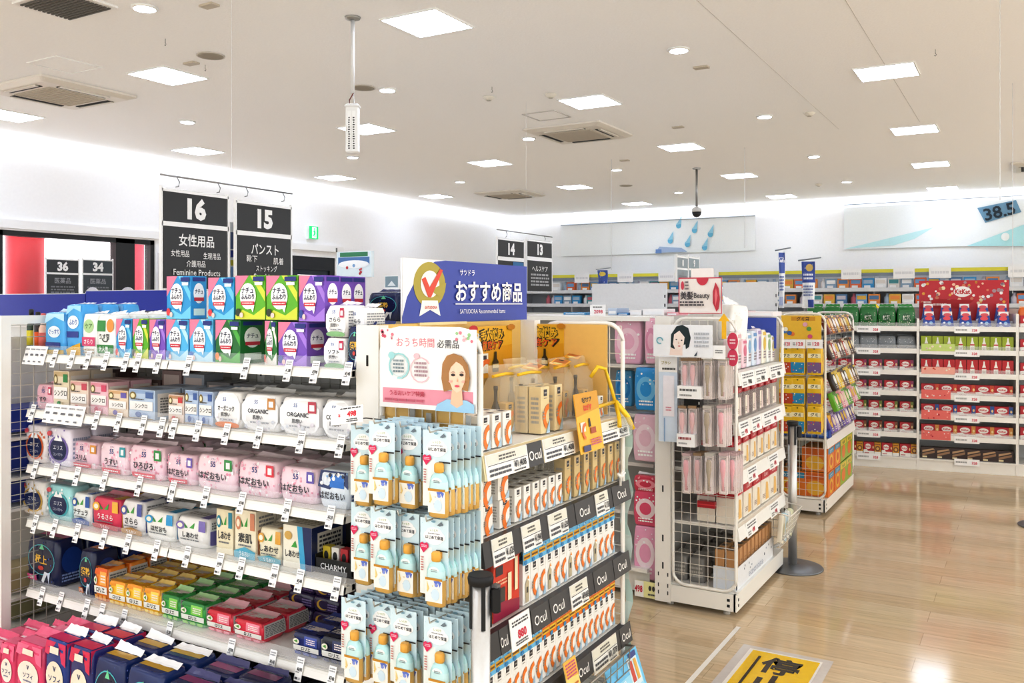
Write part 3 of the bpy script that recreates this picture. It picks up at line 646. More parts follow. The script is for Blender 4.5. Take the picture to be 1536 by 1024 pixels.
SEEN = {}
def stock(level, z, rows, Y=None, start=0):
    """rows: (px left, px right, py top, kind, design, seal colour, look, rows deep, depth[, y offset])"""
    i = start
    for row in rows:
        pl, pr, yt, kind, des, seal, look, deep, dep = row[:9]
        Yf = (Y or YF+.075) + (row[9] if len(row) > 9 else 0)
        a, b = onY(pl, yt, Yf), onY(pr, yt, Yf)
        w = b.x-a.x-.003; h = onY((pl+pr)/2, yt, Yf).z - z
        i += 1
        name = 'product_box' if kind == 'c' else 'sanitary_pack'
        K = Kind(pad_case(kind, w, dep, h, des, seal, name), 'box' if kind == 'c' else 'pack', 'stock on the %s level of the long shelf' % level)
        for r in range(deep):
            lab = '%s, %s from wire end, %s level' % (look, nth(i), level) if r == 0 else '%s, %s level, %s row back' % (look, level, nth(r+1))
            jit = R.uniform(-.003, .003) if r else 0
            K.put(((a.x+b.x)/2+jit, Yf+dep/2+r*(dep+.006), z), R.uniform(-.015,.015), lab)
    return i
S = [z+.0245 for z in ZS]
BL, GR, PU, LB = ('#2fa6dc','#7fd0ee','#e0474e'), ('#6dbb22','#d7e04a','#37432a'), ('#8a5cc4','#b28be0','#3c5aa8'), ('#5fbfe8','#bfe6f6','#3a78c2')
DG = ('#1e7a33','#58b54a','#f08a2c')
top_front = [
 (67,97,469,'s',('#54b4e6',[('p',[(0,1),(1,1),(1,.8),(.5,.9),(0,.74)],'#bfe4f6'),('e',.5,.55,.3,.14,'#eef6fb'),('t','ぐっすり',.5,.55,.1,'#3a62b0',.5),('r',.08,.18,.8,.3,'#1f3f98'),('r',.02,.02,.98,.12,'#e8c23c')],None,None),'#cfeafa','sky blue pouch with dark blue band',2,.09),
 (99,122,457,'s',('#4fb0e6',[('p',[(0,1),(1,1),(1,.86),(.5,.93),(0,.8)],'#a9dbf5'),('e',.5,.66,.36,.13,'#f2f7fb'),('t','ふわり',.5,.66,.09,'#3a62b0',.5),('r',.1,.36,.85,.48,'#20409c'),('p',[(0,0),(1,0),(1,.26),(.5,.2),(0,.12)],'#e5b92e')],None,None),'#dff1fc','taller sky blue pouch over a yellow band',3,.09),
 (123,144,471,'s',('#f2f3ee',[('e',.5,.72,.36,.16,'#b9d7a4'),('t','ケア',.5,.72,.1,'#4b7a3a',.5),('r',.05,.25,.95,.46,'#d9487c'),('t','さらり',.5,.35,.1,'#fff',.6),('l',.1,.06,.9,.2,2,'#b8a48a')],None,None),'#ffffff','white handled pack with pink band',4,.08),
 (145,173,473,'s',('#f4f5f0',[('r',.05,.62,.5,.88,'#3c9a48'),('e',.76,.76,.2,.16,'#f0a04a'),('t','うす型',.45,.5,.1,'#33363a',.6),('a',.5,.5,.16,.2,200,340,'#3c4a3e'),('r',.06,.1,.94,.3,'#2f9140'),('t','大人用',.4,.2,.1,'#fff',.5)],None,None),'#ffffff','white pack with green band and orange fruit',4,.08),
 (174,198,478,'c',d_egg(*BL),None,'slim blue egg-print carton',3,.1),(199,223,478,'c',d_egg(*GR),None,'slim lime egg-print carton',3,.1),(224,248,479,'c',d_egg(*PU),None,'slim violet egg-print carton',3,.1),
 (249,283,479,'c',d_egg(*LB),None,'pale blue egg-print carton under the blue pair',2,.1),(284,320,479,'c',d_egg('#62c0ea','#c9eaf8','#3a78c2'),None,'pale blue droplet carton',2,.1),
 (323,361,480,'c',d_egg(*DG),None,'broad dark green egg-print carton',2,.115),(397,416,481,'c',d_egg('#2f8a38','#f2f0e6','#d4482e'),None,'narrow green carton squeezed by violet box',2,.12),
 (417,461,483,'c',d_egg(*PU),None,'broad violet egg-print carton at shelf edge',2,.1),
 (486,519,507,'s',d_white('#f7f5f2','#c63a62','ソフト','#9cc99a'),'#ffffff','small white pack with green and pink squares',2,.1),
 (521,543,490,'s',d_night('#15275e','#2d57b0','超熟'),'#2a3f86','dark blue night pack tucked by the post',2,.1)]
stock('top', S[0], top_front)
# second tier stacked on the cartons
def tier(z0, rows):
    for i, (pl, pr, yt, zb, kind, des, look, Yo, dep) in enumerate(rows):
        Yf = YF+.08+Yo; a, b = onY(pl, yt, Yf), onY(pr, yt, Yf); h = onY((pl+pr)/2, yt, Yf).z - zb
        K = Kind(pad_case(kind, b.x-a.x-.003, dep, h, des, '#ffffff', 'product_box' if kind == 'c' else 'sanitary_pack'), 'box' if kind == 'c' else 'pack', 'upper tier on the top level')
        K.put(((a.x+b.x)/2, Yf+dep/2, zb), R.uniform(-.02,.02), look)
zt1 = onY(285,479,YF+.08).z+.002; zt2 = onY(360,480,YF+.08).z+.003; zt3 = onY(450,483,YF+.08).z+.003
tier(0, [(250,286,414,zt1,'c',d_egg(*BL),'blue egg-print carton with side in view stacked on pale blue cartons',0,.075),
 (312,352,416,zt1,'c',d_egg(*BL),'blue egg-print carton stacked between the blue and lime cartons',0,.12),
 (353,398,413,zt2,'c',d_egg(*GR),'lime egg-print carton stacked upon the dark green carton',0,.12),
 (399,447,413,zt2,'c',d_egg(*GR),'lime egg-print carton stacked beside the violet carton',0,.12),
 (448,488,413,zt3,'c',d_egg(*PU),'large violet egg-print carton stacked above its violet neighbour',0,.075),
 (471,509,414.5,zt3,'c',d_egg(*PU),'violet carton directly behind the large stacked violet one',.078,.075),(492,528,415,zt3,'c',d_egg(*PU),'last violet carton, second behind the large stacked violet one',.156,.075)])
zw = onY(502,507,YF+.075).z+.004
tier(0, [(489,520,458,zw,'s',d_white('#f8f6f3','#c63a62','さらら','#9cc99a'),'white printed pack stacked upon the small white pack',-.005,.11),(522,548,462,zw,'s',d_white('#f6f4f1',None,'さらら'),'white printed pack stacked against the endcap post',.03,.11)])
# dark bottles at the far end of the top level
for i, (px, yt, c, c2, l) in enumerate(((47,464,'#1c3a1e','#d8cf3a','dark green bottle with yellow label at the wire end'),(57,468,'#2a1712','#e06a2a','dark brown bottle with orange label near the wire end'),(65,470,'#e9c9b8','#d9746a','peach bottle with coral cap beside the blue pouch'))):
    p = onY(px, yt, YF+.2); h = p.z - S[0]
    o = MB().lathe([(.018,0),(.019,.01),(.019,h*.6),(.008,h*.78),(.008,h*.86)], c, 'film', n=14).build('shampoo_bottle', loc=(p.x, YF+.2, S[0])); tag(o, l, 'bottle')
    MB().lathe([(.0195,h*.15),(.0195,h*.5)], c2, 'paper', n=14).build('label', o); MB().lathe([(.01,h*.86),(.01,h),(.004,h*1.01)], '#1c1c1c' if i < 2 else c2, 'paint', n=12).build('cap', o)
PK = '#f6dfe7'
stock('second', S[1], [
 (54,79,577,'s',d_sofy('#f3c6d2','#d0486e',txt='すや'),'#e8a6b8','pink pouch with heart drops',1,.09),
 (80,103,556,'c',d_mini('#efe3cc','#d9c49a','#3f9a5a'),None,'tall cream and gold mini carton',2,.1),
 (105,132,571,'c',d_mini('#f0dfd2','#e2b5b0','#d0586c'),None,'peach and gold mini carton',2,.1),(135,162,573,'c',d_mini('#f1c9d2','#e6a2b2','#d8547a'),None,'rose and gold mini carton',2,.1),
 (162,192,585,'c',d_mini('#efdcc6','#dcb98e','#7a6cb8'),None,'beige and gold mini carton',2,.1),(193,233,584,'c',d_mini('#c3d3e6','#9fb7d6','#5c7db4'),None,'wide powder blue mini carton',2,.12),
 (252,276,592,'c',d_mini('#ecdcd0','#c9a07c','#d0484a'),None,'small beige carton with red dots',2,.1),(277,297,585,'c',d_mini('#c2d2e8','#a2b8d8','#4a6eae'),None,'powder blue slim carton, first of a pair',2,.1),(298,320,587,'c',d_mini('#c6d5ea','#a8bcdc','#4a6eae'),None,'powder blue slim carton, second of a pair',2,.1),
 (322,361,588,'s',d_white('#f6f5f3',None,'オーガニック','#ef8a2e'),'#fdfdfd','white pack with orange foot',2,.1),(363,418,592,'s',d_white('#f6f5f4','#c58a36','ORGANIC'),'#fdfdfd','white pack with brown tab',2,.12),(420,480,597,'s',d_white('#f6f5f5','#bf3a50','ORGANIC'),'#fbfbfb','white pack with red tab',2,.12),(484,528,600,'s',d_white('#eeeeef',None,'COTTON'),'#fbfbfb','white pack half hidden by the price card',2,.12)])
# dark stock lying behind, under the top shelf
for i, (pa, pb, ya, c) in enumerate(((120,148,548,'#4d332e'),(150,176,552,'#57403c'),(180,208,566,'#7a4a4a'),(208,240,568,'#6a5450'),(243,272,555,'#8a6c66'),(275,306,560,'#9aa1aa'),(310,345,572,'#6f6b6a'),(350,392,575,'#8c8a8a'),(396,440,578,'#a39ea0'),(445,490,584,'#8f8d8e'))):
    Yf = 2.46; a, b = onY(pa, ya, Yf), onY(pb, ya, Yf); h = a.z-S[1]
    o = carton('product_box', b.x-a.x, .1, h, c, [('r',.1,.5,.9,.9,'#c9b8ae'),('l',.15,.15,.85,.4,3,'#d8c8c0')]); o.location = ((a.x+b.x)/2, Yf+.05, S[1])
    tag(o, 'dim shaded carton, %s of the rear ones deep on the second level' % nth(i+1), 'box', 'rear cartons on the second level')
stock('third', S[2], [
 (37,69,639,'s',d_badge('#f6efee','#e8763a'),'#f3e6e6','white pack, navy badge ringed orange',2,.1),(71,106,643,'s',d_badge('#efeaf5','#8e7cc0'),'#efe7f2','white pack, navy badge ringed violet',2,.1),
 (103,147,663,'s',d_sofy('#f6d9e2','#e0a23a','#e2405c',txt='スリム'),'#f8e3ea','pink dotted pack with orange tab',3,.1,.02),(149,191,666,'s',d_sofy('#f7dfe7','#2aa5b0','#e2405c',txt='うすい'),'#f8e3ea','pink dotted pack with teal tab',3,.1),(193,245,670,'s',d_sofy('#f7dde6','#2f9a4c','#e2405c',txt='ひろびろ'),'#fbeef2','pink dotted pack with green tab',3,.1),
 (249,291,682,'s',d_sofy('#f6dbe4','#7a63b8','#e2405c'),'#f8e3ea','pink dotted pack with violet tab, red strip',2,.12),(294,352,684,'s',d_sofy('#f8e2e9','#2f9a4c'),'#fbeef2','big pink pack with green tab',2,.12),(356,415,692,'s',d_sofy('#f8e0e8','#dc3a4e'),'#fbeef2','big pink pack with red tab',2,.12),(419,474,702,'s',d_sofy('#f6dfe8','#6d5cb4'),'#fbeef2','big pink pack with violet tab',2,.12),
 (477,524,706,'s',('#e8f0f8',[('p',[(0,.55),(.4,.5),(.7,.75),(1,.55),(1,1),(0,1)],'#16306e'),('r',.4,.56,.85,.9,'#2f86d8'),('s',.02,.55,.98,.98,12,['#0c1a44','#9cc4ec','#fff'],.06),('t','はだおもい',.48,.34,.16,'#2b2f3a',.8,.015)],[('l',.1,.2,.9,.8,6,'#5f7cb0')],None),'#e9f1f8','navy and ice blue pack',2,.12)])
stock('fourth', S[3], [
 (32,68,722,'s',d_badge('#f4f1ee','#d8b45a'),'#f5f2f0','white pack, navy badge ringed gold',2,.1),(70,107,729,'s',d_badge('#aee0e2','#58bcc4'),'#c8ebec','aqua pack with navy badge',2,.1),
 (108,136,741,'s',d_leaf('#f2f5f2','#2a66b4','ナチュラ',low='#2c5fae'),'#e3eef2','white pack with blue foot and leaf',2,.1),(138,180,748,'s',d_leaf('#e0466a','#f0c04a','うるさら','#fff','#c81f3a'),'#f1a3b4','crimson pack with leaf',2,.1),(181,215,752,'s',d_leaf('#eeecec','#5a66b0','さらら',low='#c89a52'),'#f2f2f2','white pack with tan foot and leaf',2,.12),
 (217,261,768,'s',d_leaf('#f3f2ee','#35a6d8','はだおも'),'#fbfbfb','white pack with blue side stripe',2,.14),(263,311,777,'s',d_leaf('#f3f1ee','#8a7cc0','しあわせ'),'#fbfbfb','white pack with lilac stripe',2,.14),
 (324,350,764,'c',d_leaf('#f3e9cf','#2f9ab4','しあわせ'),None,'tall cream box with sideways print',2,.1),(352,384,765,'c',d_leaf('#f4ecd8','#d89a7a','素肌',low='#6cc0d8'),None,'tall cream box with pink corner',2,.1),(386,423,793,'s',d_leaf('#f4ecd6','#e2b04a','しあわせ',low='#5fb8cc'),'#faf4e4','cream pouch with aqua foot',2,.12),
 (424,468,789,'c',('#f5f0e2',[('p',[(.55,1),(1,1),(1,0),(.72,0)],'#1d2f6a'),('p',[(.5,1),(.68,1),(.8,0),(.62,0)],'#4fb6dc'),('p',[(.3,.5),(.44,.66),(.5,.5)],'#4fae4e'),('t','しあわせ',.34,.34,.13,'#2d3033',.5,.015),('e',.2,.76,.13,.1,'#d9b86a')],[('r',0,0,1,1,'#1b2a5c'),('r',.15,.15,.85,.85,'#e9e6de'),('l',.2,.2,.8,.8,6,'#3a3d48')],[('l',.08,.15,.92,.85,7,'#a59e8c')]),None,'cream box with navy side and blue swoosh',1,.18)])
# black counter tray of tiny boxes at the end of the fourth level
a, b = onY(471,836,YF+.08), onY(527,836,YF+.08); Z = S[3]; w = b.x-a.x
m = MB(); m.box(-w/2,w/2,-.0,.006,0,.05,'#161616','carton'); m.box(-w/2,w/2,.006,.16,0,.006,'#1a1a1a','carton'); m.box(-w/2,-w/2+.004,.0,.16,.006,.06,'#161616','carton'); m.box(w/2-.004,w/2,.0,.16,.006,.06,'#161616','carton'); m.box(-w/2,w/2,.156,.16,.006,.15,'#141414','carton')
decals(m, lambda u,v,o: ((u-.5)*w,-o,v*.05), w, .05, [('t','CHARMY',.5,.5,.4,'#e8e8e8',.7)])
o = m.build('display_tray', loc=((a.x+b.x)/2, YF+.085, Z)); tag(o, 'black counter tray of mini boxes at the post on the fourth level', 'tray')
for i, c in enumerate(('#d8c23a','#f0eee8','#c8323c','#2c2c34')):
    q = carton('mini_box', w*.2, .03, .075, c, [('e',.5,.6,.3,.2,'#2a2a2a'),('l',.1,.1,.9,.35,2,'#555')]); q.location = ((a.x+b.x)/2-w*.36+i*w*.24, YF+.13, Z+.007); tag(q, '%s mini box, in the black counter tray' % ('yellow','white','red','black')[i], 'box')
OR, YE, GN, RD = ('#f69a34','#ea741c','#fbbd5c'), ('#fbcb30','#f0a61a','#fde06a'), ('#45b458','#24923c','#9cdc6a'), ('#e63c52','#d01c36','#f59aab')
stock('fifth', S[4], [
 (40,86,808,'s',d_night('#141f4c','#d0508c','極上'),'#1c2a5c','large navy night pack with pink handle',2,.13),(118,141,827,'s',d_night('#16224e','#e8892a','超熟'),'#20306a','navy night pack with orange handle',2,.12),
 (142,162,852,'s',d_laurier(*OR),'#f6c27a','orange pack',4,.09),(164,189,872,'s',d_laurier(*YE),'#fbe08a','yellow pack, first of three abreast',4,.09),(190,215,877,'s',d_laurier(*YE),'#fbe08a','yellow pack, second of three abreast',4,.09),(216,241,883,'s',d_laurier(*YE),'#fbe08a','yellow pack, third of three abreast',4,.09),
 (243,270,893,'s',d_laurier(*GN),'#bfe6b0','green pack with glossy wrap, first of two',4,.09),(272,308,904,'s',d_laurier(*GN),'#bfe6b0','green pack with glossy wrap, second of two',4,.09),
 (311,349,917,'s',d_laurier(*RD),'#f7c7cf','red pack with white caption, first of two',3,.11),(352,395,931,'s',d_laurier(*RD),'#f7c7cf','red pack with white caption, second of two',3,.11)])
stock('fifth', S[4], [(440,480,951,'s',d_laurier('#1d2c78','#15205a','#4a5fb4'),'#3a4890','royal blue pack beside the gap',2,.1),(483,521,957,'s',d_laurier('#161b3c','#10142c','#37406e'),'#2a3056','black night pack at the post',2,.1)], start=10)
for i, (px, z) in enumerate(((462,.0),(500,.0),(464,.058),(502,.058),(466,.116),(503,.116))):
    a = onY(px, 900, 2.5); o = softpack('sanitary_pack', .13, .1, .056, '#2a1c44', [('e',.4,.5,.2,.34,'#c9a23a'),('e',.46,.55,.18,.3,'#2a1c44'),('l',.6,.2,.95,.7,3,'#7a6aa0')], seal='#3c2c5c', sealh=.004)
    o.location = (a.x, 2.5, S[4]+z); tag(o, 'plum night pack with gold moon, %s %s of the dark stack' % (('lower','lower','middle','middle','upper','upper')[i], ('inner','outer')[i%2]), 'pack', 'plum packs stacked at the back')
# bottom level on the deep base deck
YD = 1.9
ZD = .172
def deck(rows):
    for i, (pl, pr, yt, des, seal, look, deep, dep, Yo) in enumerate(rows):
        Yf = YD+Yo; a, b = onY(pl, yt, Yf), onY(pr, yt, Yf); h = onY((pl+pr)/2, yt, Yf).z-ZD
        K = Kind(softpack('sanitary_pack', b.x-a.x-.004, dep, h, *des, seal=seal, sealh=.022, st=.16), 'pack', 'packs on the bottom deck')
        for r in range(deep):
            K.put(((a.x+b.x)/2, Yf+dep/2+r*(dep+.01), ZD), R.uniform(-.03,.03), '%s, on the bottom deck, %s' % (look, ('front row','second row','third row','fourth row')[r]))
deck([(-42,-3,968,d_long('#df4a7c','#f07aa0','ソフィ','#f6ede2'),'#d8527c','pink long pack cut by the picture edge',2,.11,0),
 (0,21,966,d_long('#e0487a','#f0749c','ソフィ','#f6ede2'),'#d8527c','pink long pack squeezed by the end post',2,.11,0),(23,64,967,d_long('#df4678','#ef7aa0','ソフィ','#f6ede2'),'#e0688c','pink long pack, whole oval in view',2,.11,0),
 (66,101,962,d_long('#1d3f92','#d8336c','ソフィ','#f3ead9'),'#fdfdfd','blue and pink long pack, first of two',2,.11,0),(103,137,973,d_long('#33347e','#d8305e','ソフィ','#f3ead9'),'#fdfdfd','indigo and pink long pack, second of two',2,.11,0),
 (139,184,992,d_night('#152a66','#c8a23c','超熟'),'#fdfdfd','navy pack with gold header, first of two',2,.115,0),(187,243,1009,d_night('#16306e','#c8a23c','超熟'),'#fdfdfd','navy pack with gold header, second of two',2,.115,0),
 (246,300,1032,d_night('#18245a','#8a3a6c','超熟'),'#4a4a7a','low navy pack near the picture bottom, first',2,.115,0),(303,360,1046,d_night('#141c48','#703058','超熟'),'#3a3a6a','low navy pack near the picture bottom, second',2,.115,0)])
for i, (pa, pb, ya) in enumerate(((184,224,946),(227,270,960))):
    Yf = 2.2; a, b = onY(pa, ya, Yf), onY(pb, ya, Yf); w = b.x-a.x; h = a.z-ZD
    o = MB(); o.rprism(w, .12, h, '#121217', 'carton', r=.004)
    decals(o, Pfront(w,.12,h), w, h, [('s',.1,.88,.9,.97,6,['#7ac08a','#c06a9c','#888'],.05)])
    o = o.build('display_box', loc=((a.x+b.x)/2, Yf+.06, ZD)); tag(o, 'black display box with white folded flap, %s behind the navy packs' % nth(i+1), 'box')
    m = MB(); m.raw([(-w*.48,-.062,h*.82),(w*.48,-.062,h*.78),(w*.46,-.105,h*.6),(-w*.46,-.1,h*.64)], [(0,1,2,3)], '#e9e9ee', 'paper'); m.build('flap', o)
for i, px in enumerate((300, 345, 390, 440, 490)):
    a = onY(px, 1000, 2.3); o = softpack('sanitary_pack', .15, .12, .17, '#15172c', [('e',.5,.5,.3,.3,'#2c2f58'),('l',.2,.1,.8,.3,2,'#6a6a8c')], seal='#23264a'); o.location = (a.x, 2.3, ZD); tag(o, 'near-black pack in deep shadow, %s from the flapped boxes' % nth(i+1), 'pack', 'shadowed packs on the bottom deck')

# price tags along the rails
TPX = [[81,107,131,158,188,206,236,282,368,432,472,521],[48,144,177,214,242,260,296,339,387,451,510],[52,83,115,156,208,258,308,362,430,495],[52,81,115,155,191,234,280,329,361,411,449,504],[62,90,129,152,185,253,346,408,449,497]]
for k, xs in enumerate(TPX):
    for i, px in enumerate(xs):
        p = onY(px, lerp(550,700,k/4), YF); d = .018
        TAGK[(i*3+k) % 8].put((p.x, YF-.005-d*tan(TILT), ZS[k]-d), R.uniform(-.02,.02), 'white price tag, %s from the wire end on the %s shelf rail' % (nth(i+1), SH[k]), rx=-TILT)
# wide tag strips
def strip(px0, px1, k, cells, label):
    a, b = onY(px0,600,YF), onY(px1,600,YF); w = b.x-a.x; h = .078; m = MB(); m.box(-w/2,w/2,-.0015,0,0,h,'#fafaf9','carton')
    it = []
    for c in range(cells):
        u = (c+.08)/cells; q = .8/cells
        it += [('l',u,.75,u+q,.9,1,'#aaaaae'),('r',u+.15*q,.47,u+.8*q,.58,'#77777c'),('r',u,.12,u+.5*q,.2,'#88888c')]
    decals(m, lambda u,v,o: ((u-.5)*w,-.0015-o,v*h), w, h, it, 'carton', e=.0004)
    o = m.build('tag_strip', loc=((a.x+b.x)/2, YF-.005-.012*tan(TILT), ZS[k]-.012), rx=-TILT); tag(o, label, 'price tag')
strip(36,68,0,4,'wide strip of four price labels at the start of the top rail')
strip(66,125,1,5,'wide pale strip of five faint price labels on the second rail')
# =================================================================== ENDCAPS (short units across the ends of the long shelves)
def endcap(label, xa, xb, ya, yb, zs, fascia, ztop=1.58, deckz=.13, back='#e9c877', skip_front_mesh=False):
    r = empty('endcap_shelf', ((xa+xb)/2, (ya+yb)/2, 0), label=label, cat='shelf', group='endcap shelves'); O = r.location
    m = MB(); m.box(xa+.03, xb-.01, ya+.03, yb-.03, .03, deckz-.02, WHT, 'paint')
    m.box(xa+.08, xb, ya, ya+.02, .03, deckz-.01, WHT, 'paint'); m.box(xa+.08, xb, yb-.02, yb, .03, deckz-.01, WHT, 'paint')
    m.box(xb-.01, xb+.006, ya, yb, .03, deckz-.01, WHT, 'paint')
    m.build('base', r, o=O)
    m = MB()
    for dz in (.058, .088):
        m.box(xb+.006, xb+.007, ya+.03, ya+.044, dz-.007, dz+.007, '#1c1c1c', 'matte')
    m.build('bolt', r, o=O)
    m = MB()
    for dz in (.058, .088): m.box(xb-.045, xb-.03, ya-.001, ya, dz-.007, dz+.007, '#1c1c1c', 'matte')
    m.build('bolt', r, o=O)
    for x in (xa+.06, xb-.06):
        for y in (ya+.05, yb-.25): MB().lathe([(.018,0),(.018,.012),(.01,.012),(.01,.035)], '#d8d5cf', 'paint', c=(x,y), n=12).build('foot', r, o=O)
    MB().box(xa, xb+.012, ya+.02, yb-.02, deckz-.015, deckz, WHT, 'paint').build('deck', r, o=O)
    MB().box(xa, xa+.012, ya+.03, yb-.03, deckz, ztop, back, 'paint').build('back_panel', r, o=O)
    for y in (ya, yb-.05):
        m = MB(); m.box(xa-.012, xa+.079, y, y+.05, .02, ztop, WHT, 'paint')
        if y == ya:
            for q in (.2, .35, .62, .95, 1.2, 1.45): m.box(xa+.03, xa+.038, y-.001, y, q, q+.035, '#23211f', 'matte')
            for dx in (.006, .06):
                for q in (.06, .1, .16): m.box(xa+dx, xa+dx+.005, y-.001, y, q, q+.02, '#2a2826', 'matte')
        m.build('upright', r, o=O)
    for k, z in enumerate(zs):
        s = MB().box(xa+.02, xb-.012, ya+.025, yb-.025, z-.022, z-.004, WHT, 'paint').build('shelf', r, o=O)
        h = fascia[1]; f = MB()
        A = lambda v, o: (xb+.012+.012*(1-v)+o, z-.005-h+v*h)
        g0, g1 = A(0,0), A(1,0)
        f.raw([(g0[0],ya,g0[1]),(g0[0],yb,g0[1]),(g1[0],yb,g1[1]),(g1[0],ya,g1[1]),(xb-.012,ya,g0[1]),(xb-.012,yb,g0[1]),(xb-.012,yb,g1[1]),(xb-.012,ya,g1[1])],[(0,1,2,3),(5,4,7,6),(0,4,5,1),(3,2,6,7),(0,3,7,4),(1,5,6,2)], fascia[0][k], 'paint')
        f.build('price_rail', s, o=O)
    for y in (ya+.006, yb-.006):
        e = loop((xa+.09, deckz+.0), (xb+.002, ztop-.01), 'Y', y, .07, .0095).build('side_panel', r, o=O)
        m = MB(); P = lambda u, v, o: (lerp(xa+.092, xb-.004, u), y-o, lerp(deckz+.01, ztop-.02, v)); grid(m, P, 7, 26, .0021, '#e9e6de'); m.build('wire_mesh', e, o=O)
    return r
def fprint(X, z, h, pl, pr, py, items, base, label, name='price_card', cat='price card', out=.004, up=0., down=0., lean=.012):
    """card fixed on a fascia that faces +X"""
    y0, y1 = onX(pl, py, X).y, onX(pr, py, X).y; z0, z1 = z-.005-h-down, z-.005+up; w = y1-y0
    m = MB(); P = lambda u, v, o: (X+.012+lean*(1-v)+out+o, y0+u*w, z0+v*(z1-z0))
    m.raw([P(0,0,0),P(1,0,0),P(1,1,0),P(0,1,0),P(0,0,-.003),P(1,0,-.003),P(1,1,-.003),P(0,1,-.003)],[(0,1,2,3),(5,4,7,6),(0,4,5,1),(3,2,6,7),(0,3,7,4),(1,5,6,2)], base, 'carton')
    decals(m, P, w, z1-z0, items, 'carton', e=.0006)
    o = m.build(name, o=(X+.02, (y0+y1)/2, z0)); return tag(o, label, cat)

# -------------------------------------------------- endcap one: skin-care boxes, bottle cards on its side
EX0, EX1, EY0, EY1 = -1.86, -1.405, 2.2, 3.27
EZ = [1.205, .948, .665, .378]
BK = '#403c3a'
E1 = endcap('white endcap shelf with yellow back, skin-care boxes and hanging bottle cards', EX0, EX1, EY0, EY1, EZ, (['#efe2bd', BK, BK, BK], .074))
FX = EX1
CARD = lambda p, red=None: [('r',.02,.6,.98,.98,'#e6e3d6'),('l',.3,.66,.7,.92,2,'#6f6c66'),('r',.03,.55,.97,.57,'#333'),('l',.06,.1,.55,.45,2,'#5b5b60'),('t',p,.78,.34,.26,red or '#26262c',.36,.02),('l',.62,.06,.92,.16,1,'#44444a')]
fprint(FX, EZ[0], .074, 720, 783, 690, CARD('¥1,408'), '#f7f6f2', 'white price card by the hook panel on the top cream fascia')
fprint(FX, EZ[0], .074, 807, 853, 665, CARD('¥1,408'), '#f7f6f2', 'white price card in the middle of the top cream fascia')
fprint(FX, EZ[0], .074, 893, 935, 640, CARD('¥2,480'), '#f7f6f2', 'white price card under the yellow ribbon on the top cream fascia')
OC = [('t',"Ocul",.5,.46,.42,'#f1efec',.9)]
for z, pl, pr, py, l in ((0,783,806,672,'between the top white price cards'),(0,884,892,640,'narrow, beside the yellow poster card'),(1,856,882,770,'on the second dark fascia'),(1,912,938,745,'at the far end of the second dark fascia'),(2,742,754,960,'beside the red price card'),(2,790,815,925,'to one side of the red price card'),(2,818,842,910,'midway along the third dark fascia'),(2,884,906,880,'past the white card on the third fascia'),(2,914,938,865,'at the far end of the third dark fascia'),(3,856,880,985,'before the white card on the lowest fascia'),(3,924,940,958,'at the far end of the lowest fascia')):
    fprint(FX, EZ[z], .074, pl, pr, py, OC, '#44403e', 'dark brand strip with white script ' + l, 'brand_strip', 'brand strip', out=.002)
for z, pl, pr, py, p, l in ((1,730,761,810,'¥1,628','beside the hook panel'),(1,775,803,790,'¥1,848','second from the hook panel'),(1,815,843,770,'¥1,628','third from the hook panel'),(1,886,905,745,'¥1,738','last before the far end')):
    fprint(FX, EZ[z], .074, pl, pr, py, CARD(p), '#f4f3ef', 'white price card on the second dark fascia, ' + l, down=.006)
fprint(FX, EZ[2], .074, 757, 787, 945, [('l',.1,.7,.9,.9,2,'#55555a'),('t','880',.55,.42,.26,'#d8274a',.62,.03),('l',.2,.1,.8,.25,2,'#66666a')], '#fafaf8', 'white price card with red figures on the third dark fascia', up=.012, down=.012)
fprint(FX, EZ[2], .074, 848, 874, 890, CARD('¥968'), '#f7f6f2', 'white price card on the third dark fascia', down=.01)
fprint(FX, EZ[3], .074, 882, 918, 970, CARD('¥1,078'), '#f1efe8', 'wide white price card on the lowest dark fascia', down=.012)

